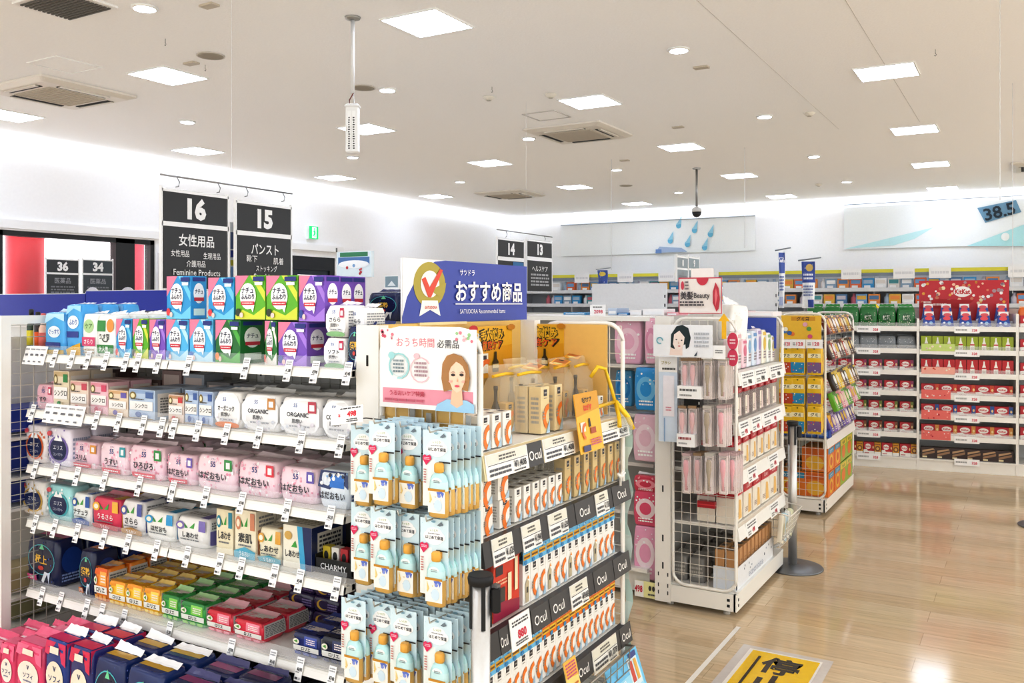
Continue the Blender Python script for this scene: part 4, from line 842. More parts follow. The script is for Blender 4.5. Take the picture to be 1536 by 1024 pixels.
# white hanging hooks and the bottle cards on the side panel
CP = '#d9edf5'
def bottle_card():
    r = empty('bottle_card', (0,0,0)); w, h = .094, .214
    m = MB(); m.rprism(w, .0016, h, CP, 'carton', r=.004, ch=.0002)
    P = Pfront(w, .0016, h)
    cloud = [('e',.5,.80,.3,.09,'#fdfdfd'),('e',.3,.77,.17,.06,'#fdfdfd'),('e',.7,.77,.19,.065,'#fdfdfd'),('e',.5,.73,.3,.07,'#fdfdfd')]
    decals(m, P, w, h, [('p',[(0,0),(.5,0),(.42,.62),(0,.6)],'#eef5f3')]+cloud+[('t','しっとり',.5,.85,.024,'#8aa35a',.3),('l',.3,.795,.72,.815,1,'#9a9ca4'),('t','はじめて保湿',.52,.755,.036,'#3c3f48',.62,.015),('p',[(.62,.92),(.76,.97),(.84,.93),(.72,.91)],'#7c8a94'),('s',.05,.93,.95,.99,5,['#9fc6dc'],.012),
       ('p',[(.14,.54),(.32,.62),(.31,.66),(.25,.68),(.16,.66),(.10,.68),(.02,.66),(.01,.62)],'#dd2f6b'),('l',.06,.61,.28,.65,2,'#f9d3e0'),('e',.5,.965,.08,.014,'#8fb6c8'),
       ('r',.6,.585,1,.603,'#20222a'),('l',.06,.3,.16,.5,6,'#c5837e')], 'carton', e=.0003)
    m.build('backing_card', r)
    bw, bd = .060, .026; x0 = .016
    b = MB(); 
    lv = [(0,.8,.75),(.004,1,1),(.035,1,1),(.075,.98,1),(.1,.93,.97),(.116,.74,.85),(.124,.42,.62),(.128,.4,.6)]
    rs = [[(x0+x, y-.014-bd*.5*0, z-.024) for x, y, _ in rrect(bw*a, bd*c, .011)] for z, a, c in lv]
    rs = [[(p[0], p[1], p[2]) for p in q] for q in rs]
    b.rings(rs, CP, 'film', cols=['#dab768','#dab768','#dab768','#cbe9ea','#bfe5e6','#bfe5e6','#dab768','#dab768'])
    bo = b.build('bottle', r)
    c = MB(); c.lathe([(.0135,.102),(.0145,.104),(.0145,.122),(.011,.127)], '#e6b450', 'carton', c=(x0,-.014), n=14, sy=.9); c.build('cap', bo)
    l = MB(); W2 = bw-.004; PL = lambda u, v, o: (x0+(u-.5)*W2, -.0275-o, -.010+v*.062)
    decals(l, PL, W2, .062, [('r',0,0,1,1,'#f4f3ee'),('r',0,.97,1,1.08,'#c8962e'),('p',[(.5,.95),(.62,.72),(.76,.9),(.86,.7),(.95,.92),(.8,.98)],'#6d84d2'),('e',.66,.78,.1,.08,'#8fa0e0'),('e',.6,.35,.24,.26,'#d3e6f2'),('p',[(.1,.95),(.26,.6),(.12,.4)],'#ecd79c'),('s',.06,.1,.9,.9,9,['#9fb0d8','#d7b45a','#e8e2d2'],.03)], 'carton', e=.0003)
    decals(l, lambda u,v,o:(x0+(u-.5)*.034,-.0262-o,.066+v*.022), .034, .022, [('e',.5,.5,.5,.5,'#f0f6f4'),('l',.2,.3,.8,.7,2,'#8a929a')], 'carton', e=.0003)
    l.build('label', bo)
    # tie string round the neck
    return Kind(r, 'bottle card', 'carded lotion bottles')
KB = bottle_card()
ROWS = [('top', [(545,640,.10),(573,632,.155),(612,637,.11),(656,645,.165)]), ('middle', [(545,755,.10),(574,762,.15),(609,769,.12),(651,777,.17)]), ('lowest', [(531,898,.16),(573,904,.13),(606,915,.15),(656,928,.19)])]
for rn, cols in ROWS:
    hz = None
    for i, (px, yt, fw) in enumerate(cols):
        Yc = EY0-fw; top = onY(px, yt, Yc); n = max(4, int(fw/.024))
        z = top.z-.214
        for q in range(n):
            Yq = Yc+q*(fw-.03)/max(n-1,1)
            KB.put((top.x+R.uniform(-.002,.002)+.003*q, Yq, z+R.uniform(-.003,.003)), R.uniform(-.05,.05)+.02, 'carded bottle, gold cap, %s row, %s hook from the post, %s' % (rn, nth(i+1), 'front of its stack' if q == 0 else nth(q+1)+' card back'))
        h = empty('display_hook', (top.x, EY0, top.z-.006), label='grey wire display hook of the %s row, %s from the white post' % (rn, nth(i+1)), cat='hook', group='display hooks'); O = h.location
        zt = O.z
        MB().tube([(O.x-.004,EY0-.004,zt),(O.x-.004,EY0-fw-.03,zt+.004),(O.x-.004,EY0-fw-.035,zt+.02)], .0025, '#c9c9c4', 'wire', 6).build('prong', h, o=O)
        m = MB(); m.box(O.x-.009,O.x+.009,EY0-.008,EY0-.004,zt-.008,zt+.03,'#b0b0ac','wire'); m.build('back_plate', h, o=O)
# red figure price card on a stem
p0, p1 = onY(511,634,2.07), onY(556,606,2.07); w = p1.x-p0.x
m = MB(); h = .052; m.rprism(w, .002, h, '#fbfbf9', 'carton', r=.003, ch=.0003); decals(m, Pfront(w,.002,h), w, h, [('l',.3,.82,.95,.95,1,'#555'),('t','498',.66,.55,.3,'#d81f3c',.4,.04),('l',.5,.08,.85,.3,2,'#555'),('t','¥',.28,.5,.2,'#d81f3c')], 'carton')
o = m.build('price_card', loc=((p0.x+p1.x)/2, 2.03, (p0.z+p1.z)/2-h/2)); o.rotation_euler = (radians(-14), radians(-9), .1); tag(o, 'tilted white price card with red figures above the bottle cards', 'price card')
MB().tube([(0,.002,.01),(0,.1,.03),(.02,.16,.03)], .002, '#999', 'metal', 5).build('card_stem', o)

# poster of a smiling woman, flat drawing
p0, p1 = onY(571,611,2.17), onY(715,494,2.17); x0, x1 = p0.x, onY(715,560,2.17).x; z0, z1 = onY(571,609,2.17).z, onY(571,492,2.17).z; w, h = x1-x0, z1-z0
m = MB(); m.box(x0,x1,2.168,2.171,z0,z1,'#f4f3f1','carton')
decals(m, PY(2.168,x0,x1,z0,z1), w, h, [
 ('r',.03,.06,.97,.25,'#e9a2b0'),('t','おうち時間',.38,.83,.09,'#e08a97',.40,.003),('t','必需品',.72,.82,.08,'#57565a',.22,.004),
 ('s',.02,.86,.16,.98,9,['#e58a9a','#f2b9c2','#d8607c'],.018),('s',.78,.86,.97,.98,9,['#e58a9a','#f2b9c2','#a7cf9c'],.018),
 ('a',.21,.53,.10,.115,-100,230,'#a9d6d8'),('a',.21,.53,.088,.094,0,360,'#cfe6e6'),('e',.13,.66,.035,.045,'#a9d6d8'),('a',.44,.49,.10,.11,30,330,'#f2c4cb'),('e',.40,.66,.03,.038,'#f2c4cb'),
 ('l',.15,.44,.28,.62,4,'#8a9aa0'),('l',.38,.4,.52,.6,4,'#b59aa2'),('t','うるおいケア特集',.3,.19,.05,'#c5485f',.42,.015),('l',.06,.08,.5,.13,1,'#c86a7c'),
 # woman: blouse, neck, hair, face, features
 ('p',[(.6,.0),(.62,.08),(.72,.15),(.92,.15),(.99,.1),(.99,.0)],'#a9cfe8'),('p',[(.755,.1),(.775,.3),(.87,.3),(.88,.1),(.82,.05)],'#f1c9ae'),
 ('p',[(.69,.24),(.665,.4),(.675,.58),(.72,.68),(.79,.71),(.87,.68),(.93,.58),(.95,.42),(.93,.26),(.86,.28),(.76,.27)],'#b4874d'),
 ('p',[(.74,.5),(.745,.38),(.775,.28),(.82,.235),(.865,.27),(.90,.37),(.91,.5),(.87,.58),(.8,.62)],'#f7d6bf'),
 ('p',[(.73,.58),(.8,.7),(.88,.67),(.92,.55),(.915,.46),(.88,.56),(.82,.62),(.76,.54),(.735,.44)],'#b4874d'),
 ('e',.785,.45,.021,.017,'#2e2420',12),('e',.87,.455,.021,.017,'#2e2420',12),('p',[(.76,.475),(.785,.492),(.81,.48),(.785,.484)],'#6b4a2c'),('p',[(.85,.482),(.875,.496),(.9,.478),(.875,.488)],'#6b4a2c'),
 ('p',[(.83,.42),(.822,.37),(.836,.368)],'#e3b294'),('e',.827,.318,.024,.014,'#d8566a',12),('e',.762,.37,.018,.015,'#f3b9ac',12),('e',.89,.375,.016,.015,'#f3b9ac',12)], 'carton', e=.0004)
tag(m.build('poster', o=(x0,2.17,z0)), 'white and pink poster with drawn brown-haired woman on hook panel', 'poster')

# blue recommendation board standing on top
BX = -1.85
y0, y1 = onX(603,440,BX).y, onX(790,440,BX).y; z0, z1 = 1.582, onX(603,386,BX).z; w, h = y1-y0, z1-z0
m = MB(); m.box(BX-.006,BX,y0,y1,z0,z1,'#f2f2f4','carton')
decals(m, PX(BX,y0,y1,z0,z1), w, h, [
 ('p',[(0,0),(1,0),(1,1),(.3,1),(.22,.97),(.17,.88),(.1,.72),(.03,.4),(0,.12)],'#3f51b0'),('p',[(0,.1),(.03,.4),(.1,.72),(.17,.88),(.22,.97),(.25,1),(0,1)],'#f2f2f4'),
 ('e',.185,.6,.112,.36,'#b9ab3c',30),('p',[(.11,.1),(.13,.35),(.24,.35),(.26,.1),(.185,.2)],'#f4f3f0'),('e',.185,.61,.066,.215,'#f4f3f0',26),('p',[(.185,.52),(.3,.64),(.29,.48),(.24,.42)],'#b9ab3c'),
 ('p',[(.125,.68),(.15,.72),(.18,.56),(.255,.86),(.275,.84),(.19,.4),(.17,.4)],'#e0522c'),('t','SATUDORA',.19,.24,.045,'#d85a4a',.1),
 ('t','サツドラ',.46,.82,.085,'#f4f4f6',.14,.015),('t','おすすめ商品',.655,.51,.27,'#f7f7f8',.58,.028),('r',.365,.285,.945,.305,'#f2f2f4'),('t','SATUDORA Recommended Items',.59,.17,.075,'#f2f2f6',.45,.01)], 'carton', e=.0006)
o = m.build('shop_board', o=(BX,y0,z0)); tag(o, 'blue recommended-products board with gold tick emblem on the endcap top', 'sign')
for y in (y0+.2, y1-.15): MB().box(BX-.02, BX-.006, y-.012, y+.012, z0-.02, z0+.05, '#e8e8ea', 'clear').build('clip', o, o=(BX,y0,z0))
# yellow inner back and posters
def back_poster(pl, pr, yt, yb, X, label):
    y0, y1 = onX(pl,yt,X).y, onX(pr,yt,X).y; z1, z0 = onX((pl+pr)/2,yt,X).z, onX((pl+pr)/2,yb,X).z; w, h = y1-y0, z1-z0
    m = MB(); m.box(X-.003,X,y0,y1,z0,z1,'#e9b92e','carton')
    decals(m, PX(X,y0,y1,z0,z1), w, h, POSTER_ITEMS, 'carton')
    tag(m.build('poster', o=(X,y0,z0)), label, 'poster')
POSTER_ITEMS = ([('p',[(0,.55),(1,.62),(1,0),(0,0)],'#e2a81e'),('t','毛穴悩み',.5,.84,.17,'#2a1f10',.76,.05),('t','毛穴悩み',.5,.84,.15,'#f2c62c',.72,.02),('t','徹底ケア',.5,.63,.15,'#2a1a12',.88,.05),('t','徹底ケア',.5,.63,.13,'#ec6a24',.84,.02),
      ('r',.2,.1,.4,.48,'#f4f0e6'),('r',.24,.36,.36,.44,'#3a3a50'),('a',.36,.12,.1,.16,60,200,'#ee8030'),('p',[(.5,.1),(.5,.3),(.54,.36),(.545,.5),(.595,.5),(.6,.36),(.64,.3),(.64,.1)],'#3a2b18'),('r',.5,.18,.64,.26,'#e9dcae'),('e',.05,.96,.1,.07,'#c8202a',10),('e',.95,.97,.1,.06,'#c98a1a',10)])
back_poster(705,768,489,566,-1.80,'yellow bottle poster beside the woman poster, inside the endcap')
p0, p1 = onY(781,557,EY1-.03), onY(845,487,EY1-.03); SB = '#e8bd5e'
for yb_, l in ((EY0+.012,'pale yellow lining board behind the hook panel of the skin-care endcap'),(EY1-.022,'pale yellow lining board on the far side of the skin-care endcap')):
    m = MB(); m.box(EX0+.014,EX1-.06,yb_,yb_+.008,EZ[0],1.565,'#e9c473','carton'); tag(m.build('lining_board', o=(EX0,yb_,EZ[0])), l, 'board')
back_poster2 = (p0.x,p1.x,p0.z,p1.z)
x0, x1, z0, z1 = back_poster2; w, h = x1-x0, z1-z0; Yp = EY1-.026
m = MB(); m.box(x0,x1,Yp,Yp+.003,z0,z1,'#e9b92e','carton')
decals(m, PY(Yp,x0,x1,z0,z1), w, h, POSTER_ITEMS, 'carton'); tag(m.build('poster', o=(x0,Yp,z0)), 'second yellow bottle poster, on the far yellow lining board', 'poster')
# boxes
def d_ocul(base='#f3f1ec', c='#ee8a2c', tube=False):
    f = [('r',.3,.8,.7,.94,'#34323a'),('l',.36,.84,.64,.9,1,'#b9b4b0'),('l',.3,.74,.7,.77,1,'#9a958c')]
    if tube: f += [('p',[(.3,.05),(.26,.5),(.5,.62),(.78,.52),(.74,.05)],'#c9bfa4'),('r',.4,.28,.62,.42,'#5a564e'),('p',[(.5,.62),(.62,.7),(.74,.6)],'#f0a84a')]
    else: f += [('a',1.0,.34,.48,.80,100,238,c),('p',[(.55,0),(1,0),(1,.3),(.75,.14)],'#bcd3e2'),('l',.08,.3,.34,.5,3,'#b0aaa0')]
    return f
def ocul(name, w, d, h, base='#f3f1ec', c='#ee8a2c', tube=False): return Kind(carton(name, w, d, h, base, d_ocul(base,c,tube), [('l',.2,.2,.8,.8,6,'#bab5ac')], [('r',.3,.3,.7,.7,'#4a4650')]), 'box', 'skin-care boxes')
def lay(K, z, Xf, d, pxs, py, label, deep=1, turn=pi/2, ylist=None):
    n = 0
    for i, px in enumerate(pxs):
        y = onX(px, py, Xf).y
        for r_ in range(deep):
            K.put((Xf-d/2-r_*(d+.004), y+R.uniform(-.001,.001), z), turn+R.uniform(-.03,.03), label % (nth(i+1), ('front row','second row','third row','fourth row')[r_]))
XF = EX1-.02
lay(ocul('skincare_box',.052,.05,.105), EZ[0], XF, .05, (728,745,761), 655, 'white orange-curve box by the hook panel, %s of three on the top tray, %s', 2)
lay(ocul('skincare_box',.036,.04,.082), EZ[0], XF-.03, .04, (884,893,902), 620, 'small white box under the yellow ribbon, %s of three, %s')
lay(ocul('skincare_box',.058,.05,.16,'#e4d3ab'), EZ[0], XF-.01, .05, (818,838), 630, 'gold tall box with orange curve in the clear gift bags, %s of two, %s', 2)
m = MB(); m.raw([(EX1-.01,EY0+.03,1.206),(EX1-.01,EY0+.36,1.206),(EX0+.06,EY0+.36,1.25),(EX0+.06,EY0+.03,1.38)],[(0,1,2,3)],'#f3e3b8','carton')
# clear gift bags, each with a dark bottle and a gold box
def gift():
    r = empty('gift_bag', (0,0,0)); m = MB(); m.rings([rrect(.13,.09,.02,0,0,0),rrect(.135,.095,.02,0,0,.02),rrect(.13,.085,.02,0,0,.16),rrect(.14,.02,.008,0,0,.2),rrect(.15,.012,.005,0,.01,.235)], '#f6f1e2', 'clear', cap=False); m.build('bag', r)
    MB().lathe([(.014,.004),(.0145,.01),(.0145,.09),(.006,.115),(.006,.15),(.0075,.15),(.0075,.165)], '#3a2a1a', 'film', c=(-.035,0), n=12).build('bottle', r)
    o = carton('gold_box', .05, .045, .1, '#d9b25c', d_ocul('#d9b25c')); o.parent = r; o.location = (.02,0,.004)
    MB().tube([(-.07,-.012,.2),(0,-.016,.205),(.07,-.012,.2)], .006, '#f0c81e', 'film', 6).build('tie', r); return Kind(r, 'gift bag', 'clear gift bags')
KG = gift()
for px, py, dx, l in ((752,610,.16,'behind the white boxes'),(790,610,.12,'second, with dark bottle in view'),(806,600,.2,'third, farther in'),(838,590,.17,'behind the tall gold boxes'),(868,600,.14,'behind the yellow poster card'),(775,600,.3,'against the yellow back')):
    y = onX(px,py,EX1-dx).y; KG.put((EX1-dx, y, EZ[0]), pi/2+R.uniform(-.1,.1), 'clear gift bag with bottle and gold box, ' + l)
for i, (px, py, dx, l) in enumerate(((800,585,.15,'first'),(840,578,.12,'second'),(860,570,.2,'third'))):
    y = onX(px,py,EX1-dx).y; m = MB(); m.box(-.05,.05,-.03,.03,0,.002,'#f0b322','carton'); decals(m, Ptop(.1,.06,.002), .1, .06, [('r',.35,.1,.95,.9,'#c97a22'),('e',.2,.5,.12,.3,'#f7e9a0'),('r',.7,.4,.85,.7,'#3a2a14')])
    o = m.build('header_card', loc=(EX1-dx, y, EZ[0]+.215+i*.008)); o.rotation_euler = (.15,-.12,pi/2+.2); tag(o, 'gold folded header card lying across the gift bags, %s' % l, 'card')
# yellow poster card in front
fprint(FX, EZ[0], .074, 851, 886, 625, [('p',[(0,.62),(1,.7),(1,1),(0,1)],'#dba41a'),('t','毛穴ケア',.5,.88,.07,'#2a1f10',.85,.03),('t','はがす',.5,.75,.08,'#e4572a',.9,.04),('r',.1,.36,.3,.52,'#f4efe2'),('p',[(.45,.42),(.47,.56),(.52,.56),(.54,.42)],'#2a2013'),('r',.5,.3,.72,.4,'#b65a24'),('a',.3,.36,.1,.16,80,250,'#ee7a2c'),('l',.45,.1,.9,.22,3,'#c8628c'),('r',.1,.03,.4,.13,'#4a4a78')], '#f0bf3a', 'yellow bottle poster card clipped at the fascia of the top tray', 'poster_card', 'poster', out=.012, up=.13, down=.004, lean=.03)
# yellow ribbon bow hanging over the fascia
B = onX(908, 600, EX1-.02)
m = MB()
def ribbon(pts, wd=.012):
    for a, b in zip(pts, pts[1:]):
        a, b = Vector(a), Vector(b); n = Vector((.3,0,1)).cross(b-a); n = n.normalized()*wd if n.length > 1e-6 else Vector((0,wd,0))
        m.raw([a-n,a+n,b+n,b-n],[(0,1,2,3)],'#f3cf1f','film')
y, z = B.y, EZ[0]
m.tube([(EX1-.06,y-.05,z+.16),(EX1-.04,y-.03,z+.2),(EX1-.03,y+.02,z+.19),(EX1-.02,y+.05,z+.12),(EX1+.0,y+.05,z+.06)], .008, '#f3cf1f', 'film', 6)
m.tube([(EX1+.0,y+.05,z+.06),(EX1+.03,y+.02,z+.0),(EX1+.04,y+.0,z-.03)], .009, '#f0ca1a', 'film', 6); m.tube([(EX1+.0,y+.05,z+.06),(EX1+.035,y+.09,z+.0),(EX1+.045,y+.12,z-.05)], .011, '#f6d426', 'film', 6); m.tube([(EX1+.0,y+.05,z+.06),(EX1-.02,y-.08,z+.05),(EX1-.01,y-.14,z+.045)], .008, '#eec61c', 'film', 6)
tag(m.build('ribbon_bow', o=(EX1,y,z)), 'bright yellow ribbon bow dangling over the far end of top tray', 'ribbon')
m = MB(); q = onX(932,622,EX1+.03); m.lathe([(.01,0),(.028,.015),(.03,.05),(.018,.08)], '#dfeaf2', 'clear', n=10); tag(m.build('plastic_clip', loc=(EX1+.035,q.y+.03,EZ[0]-.08)), 'clear pale blue plastic clip at the far fascia end', 'clip')
# second level
Kw = ocul('skincare_box',.064,.06,.088); lay(Kw, EZ[1], XF, .06, (731,757), 790, 'wide white box with orange curve, %s from the hook panel, lower layer, %s', 2)
lay(Kw, EZ[1]+.0895, XF, .06, (729,755), 750, 'wide white box with orange curve, %s from the hook panel, stacked layer, %s', 2)
lay(ocul('skincare_box',.042,.05,.108), EZ[1], XF, .05, [777,791,804,816,828,839], 760, 'slim white orange-curve box, %s in the second level run, %s', 3)
lay(ocul('skincare_box',.044,.045,.15,'#d9c595'), EZ[1], XF, .045, [852,866,880,893,905,916,926], 710, 'tall gold orange-curve box, %s in the second level run, %s', 1)
o = MB(); o.tube([(0,0,0),(.0,0,.04),(.01,0,.06)],.006,'#f4f4f2','paint'); o.tube([(0,.0,.03),(.01,.02,.05)],.006,'#f4f4f2','paint'); o.tube([(0,0,.03),(.0,-.02,.05)],.006,'#f4f4f2','paint'); q = onX(930,722,EX1+.02)
tag(o.build('card_holder', loc=(EX1+.022,min(q.y,EY1-.03),EZ[1]-.01)), 'little white three-pronged card holder on the second fascia', 'clip')
m = MB(); K = Kind(MB().rings([rrect(.04,.03,.012,0,0,0),rrect(.042,.032,.012,0,0,.1),rrect(.03,.02,.008,0,0,.125)], '#e7e4d6','clear').build('clear_bottle'), 'bottle', 'clear bottles')
lay(K, EZ[1], XF-.12, .03, [800,816,832,848,862], 730, 'clear bottle behind the white boxes, %s in its file, %s', 2)
# third level: red box and blue-header packs
o = carton('skincare_box', .16, .07, .205, '#d9482c', [('p',[(0,0),(1,0),(1,.18),(0,.3)],'#a8264a'),('p',[(0,1),(1,1),(1,.86),(0,.8)],'#c23a2a'),('r',.08,.68,.34,.82,'#3a3038'),('l',.08,.52,.5,.62,2,'#f3c9a8'),('r',.14,.26,.42,.48,'#4c443e'),('r',.52,.24,.66,.66,'#f2e6c8'),('r',.78,.34,.9,.86,'#f2e6c8')],[('r',.1,.7,.9,.9,'#a83222'),('l',.2,.2,.8,.5,3,'#7a1f1a')],[('r',.05,.1,.95,.9,'#b93526')])
y = onX(760,900,XF).y; o.location = (XF-.035, max(y, EY0+.11), EZ[2]); o.rotation_euler = (0,0,pi/2); tag(o, 'big orange-red carton beside the belt post on the third level', 'box')
def header_pack(hc, tube=False, gold='#e8b93a'):
    r = empty('header_pack', (0,0,0)); w, h = .05, .135
    m = MB(); m.rprism(w,.03,h,'#f4f3f0','carton',r=.002,ch=.001); decals(m, Pfront(w,.03,h), w, h, d_ocul(tube=tube),'carton'); m.build('carton', r)
    m = MB(); m.box(-w/2-.001,w/2+.001,-.016,-.0145,h-.004,h+.050,hc,'carton'); decals(m, lambda u,v,o:((u-.5)*w,-.016-o,h-.004+v*.054), w, .054, [('r',.05,.28,.95,.62,gold),('l',.1,.34,.9,.55,1,'#8a5a1a'),('s',.05,.68,.95,.95,5,['#2f6fb8','#f4f4f4'],.05),('e',.3,.12,.2,.14,'#3f9ad0')],'carton'); m.build('header', r)
    return Kind(r, 'box', 'skin-care packs with printed headers')
KA, KT = header_pack('#7cc8ee'), header_pack('#7cc8ee', True)
ys = [onX(790,900,XF).y + i*.0525 for i in range(14)]
for i, y in enumerate(ys):
    if y > EY1-.05: break
    for r_ in range(3): (KT if i in (0,3,6,10) else KA).put((XF-.015-r_*.036, y, EZ[2]), pi/2, 'blue-header %s pack, %s along the third level, %s' % ('tube' if i in (0,3,6,10) else 'orange-curve', nth(i+1), ('front row','second row','third row')[r_]))
KO = header_pack('#ea8420', gold='#f2cf3a')
for i in range(21):
    y = EY0+.05+i*.0505
    if y > EY1-.04: break
    K = KA if i < 8 else KO
    for r_ in range(4): K.put((XF-.015-r_*.042, y, EZ[3]+(.0 if i < 8 else .002)), pi/2, '%s-header orange-curve pack, %s along the lowest level, %s' % ('blue' if i < 8 else 'orange', nth(i+1), ('front row','second row','third row','fourth row')[r_]))
# poster cards below the lowest fascia
q0, q1 = onX(838,1000,EX1+.03), onX(884,1000,EX1+.03)
fprint(FX, EZ[3], .074, 832, 850, 1005, [('p',[(0,.6),(1,.5),(1,1),(0,1)],'#f0c04a'),('l',.1,.55,.9,.95,5,'#c8528a'),('l',.1,.1,.9,.4,3,'#d8862a')], '#f2d98a', 'yellow and pink note card fixed in front of the lowest packs', 'poster_card', 'poster', out=.02, up=.05, down=.0, lean=.03)
fprint(FX, EZ[3], .074, 895, 942, 1000, [('r',.06,.05,.94,.6,'#a9dcf2'),('r',.62,.3,.92,.9,'#d8e8f0'),('r',.66,.4,.76,.82,'#c8482e'),('r',.8,.4,.88,.82,'#e2b24a'),('r',.7,.86,.92,.97,'#2a3f8c'),('t','潤い肌',.32,.5,.12,'#f4f9fb',.4)], '#79c6ea', 'pale blue poster board hanging at the bottom of the endcap', 'poster_card', 'poster', out=.02, up=-.10, down=.2, lean=.06)
# wire basket beneath
r = empty('wire_basket', (EX1+.03, 2.95, .14), label='wire basket hooked low on the endcap behind the blue poster', cat='basket'); O = r.location
m = MB(); grid(m, PX(EX1+.05, 2.68, 3.22, .14, .30), 9, 4, .002, '#a9a59c'); m.build('wire_mesh', r, o=O)
MB().tube([(EX1+.02,2.66,.3),(EX1+.06,2.66,.305),(EX1+.06,3.24,.305),(EX1+.02,3.24,.3)], .004, '#b5b1a8', 'metal', 6).build('rim', r, o=O)
# pale teal fringe hanging down the far side
m = MB(); yy = EY1+.05; pts = []
for i in range(26):
    z = 1.16-i*.0445; pts.append((EX1-.0+.012*sin(i*1.3)+R.uniform(-.004,.004), z))
for a, b in zip(pts, pts[1:]):
    m.raw([(a[0]-.022,yy+.002,a[1]),(a[0]+.012,yy-.003,a[1]),(b[0]+.012,yy-.003,b[1]),(b[0]-.022,yy+.002,b[1])],[(0,1,2,3)],'#e6f5f1' if R.random() < .7 else '#d6eee9','paper')
tag(m.build('fringe_strip', o=(EX1,yy,.03)), 'pale teal paper fringe hanging down the far side of the endcap', 'strip')

# -------------------------------------------------- belt posts
def belt_post(x, y, label, base=True):
    r = empty('belt_post', (x,y,0), label=label, cat='barrier post')
    MB().lathe([(.178,0),(.185,.004),(.18,.010),(.06,.018),(.03,.024)], '#8d8f92', 'metal', n=40).build('base', r)
    MB().lathe([(.0265,.02),(.0265,.90)], '#cfcecb', 'metal', n=24).build('pole', r)
    h = MB().lathe([(.027,.885),(.034,.89),(.036,.905),(.033,.915)], '#1b1b1d', 'rubber', n=24).build('head', r)
    m = MB()
    for k in range(4):
        a = TH + k*pi/2+.3; c, s_ = cos(a), sin(a); q_ = .0055
        v = [(.0255*c-q_*s_,.0255*s_+q_*c),(.0255*c+q_*s_,.0255*s_-q_*c),(.0305*c+q_*s_,.0305*s_-q_*c),(.0305*c-q_*s_,.0305*s_+q_*c)]
        m.raw([(p[0],p[1],.77) for p in v]+[(p[0],p[1],.895) for p in v],[(3,2,1,0),(4,5,6,7),(0,1,5,4),(1,2,6,5),(2,3,7,6),(3,0,4,7)],'#161618','rubber')
    m.build('slot', h)
    m = MB(); m.rprism(.026,.026,.07,'#141416','rubber',r=.005,z=.81); o = m.build('belt_clip', h); o.location = (.042*CT, .042*ST, 0); o.rotation_euler = (0,0,TH)
    m = MB(); m.box(.042*CT-.009,.042*CT+.009,.042*ST-.009,.042*ST+.009,.879,.887,'#8d8d90','metal'); m.build('buckle', h)
belt_post(-1.29, 2.03, 'steel belt post with black head standing before the skin-care endcap')
_e = onZ(1569, 790, 0); belt_post(_e.x, _e.y, 'belt post at the picture edge on bare floor, only its base rim showing')
belt_post(-1.285, 5.66, 'steel belt post on round base beside the hair goods endcap')
# =================================================================== ENDCAP TWO: hair goods
HX0, HX1, HY0, HY1 = -1.77, -1.335, 4.59, 5.6
HZ = [1.29, 1.03, .765, .475]
endcap('white endcap shelf stocked with hair brushes and red-topped boxes', HX0, HX1, HY0, HY1, HZ, ([WHT]*4, .068), back='#d9d7d0')
XH = HX1-.02
for k, (z, sp) in enumerate(zip(HZ, ([(1106,1126),(1127,1145),(1149,1170)],[(1104,1118),(1122,1136),(1138,1168)],[(1116,1130),(1148,1162)],[(1114,1130),(1150,1163)]))):
    for i, (a, b) in enumerate(sp):
        red = k > 0
        fprint(HX1, z, .068, a, b, 560+k*80, [('l',.1,.55,.9,.9,2,'#7d7d82'),('t','498' if red else '¥980',.6,.3,.3,'#d02c48' if red else '#333',.5,.02),('l',.08,.1,.35,.4,2,'#999')], '#fafaf8', 'white price card on the hair endcap, %s shelf, %s from its front edge' % (SH[k], nth(i+1)), down=.012, up=.0)
def hplate(name, Yp, pl, pr, yt, yb, items, base, label, cat, th=.003):
    a, b = onY(pl,yb,Yp), onY(pr,yb,Yp); z1 = onY((pl+pr)/2,yt,Yp).z; w, h = b.x-a.x, z1-a.z
    m = MB(); m.box(a.x,b.x,Yp,Yp+th,a.z,z1,base,'carton'); decals(m, PY(Yp,a.x,b.x,a.z,z1), w, h, items, 'carton', e=.0008)
    return tag(m.build(name, o=(a.x,Yp,a.z)), label, cat)
hplate('poster', 4.42, 980, 1069, 487, 534, [('p',[(.28,.05),(.3,.35),(.5,.35),(.5,.05)],'#f3e3dc'),('p',[(.3,.3),(.31,.7),(.4,.95),(.5,1),(.6,.9),(.64,.6),(.61,.32),(.56,.25),(.55,.4),(.36,.25)],'#1d3238'),('p',[(.34,.4),(.36,.7),(.45,.82),(.54,.62),(.52,.36),(.44,.22),(.38,.24)],'#f6eae4'),('e',.40,.54,.014,.018,'#3a3038',10),('e',.49,.52,.014,.018,'#3a3038',10),('e',.45,.34,.022,.02,'#d88f8c',10),('p',[(.44,.5),(.43,.41),(.455,.41)],'#e2c6ba'),('l',.7,.3,.95,.8,4,'#c9cdd4'),('a',.12,.5,.04,.06,0,300,'#7fb8c4'),('p',[(.7,.05),(.76,.2),(.74,.05)],'#4a5a6a')], '#f2f4f8', 'white poster with drawn dark-haired woman over the hanging brushes', 'poster')
hplate('hanging_pack', 4.5, 988, 1016, 535, 661, [('r',0,.82,1,1,'#fafafa'),('t','ブラシ',.4,.93,.03,'#b0a23a',.6),('l',.2,.84,.9,.88,1,'#555'),('r',.25,.3,.85,.78,'#f0eef4'),('r',.3,0,.36,.28,'#9cb8d8'),('l',.4,.36,.7,.42,2,'#d99aa8')], '#dde8f4', 'long pale blue comb pack hanging at the post', 'pack', th=.02)
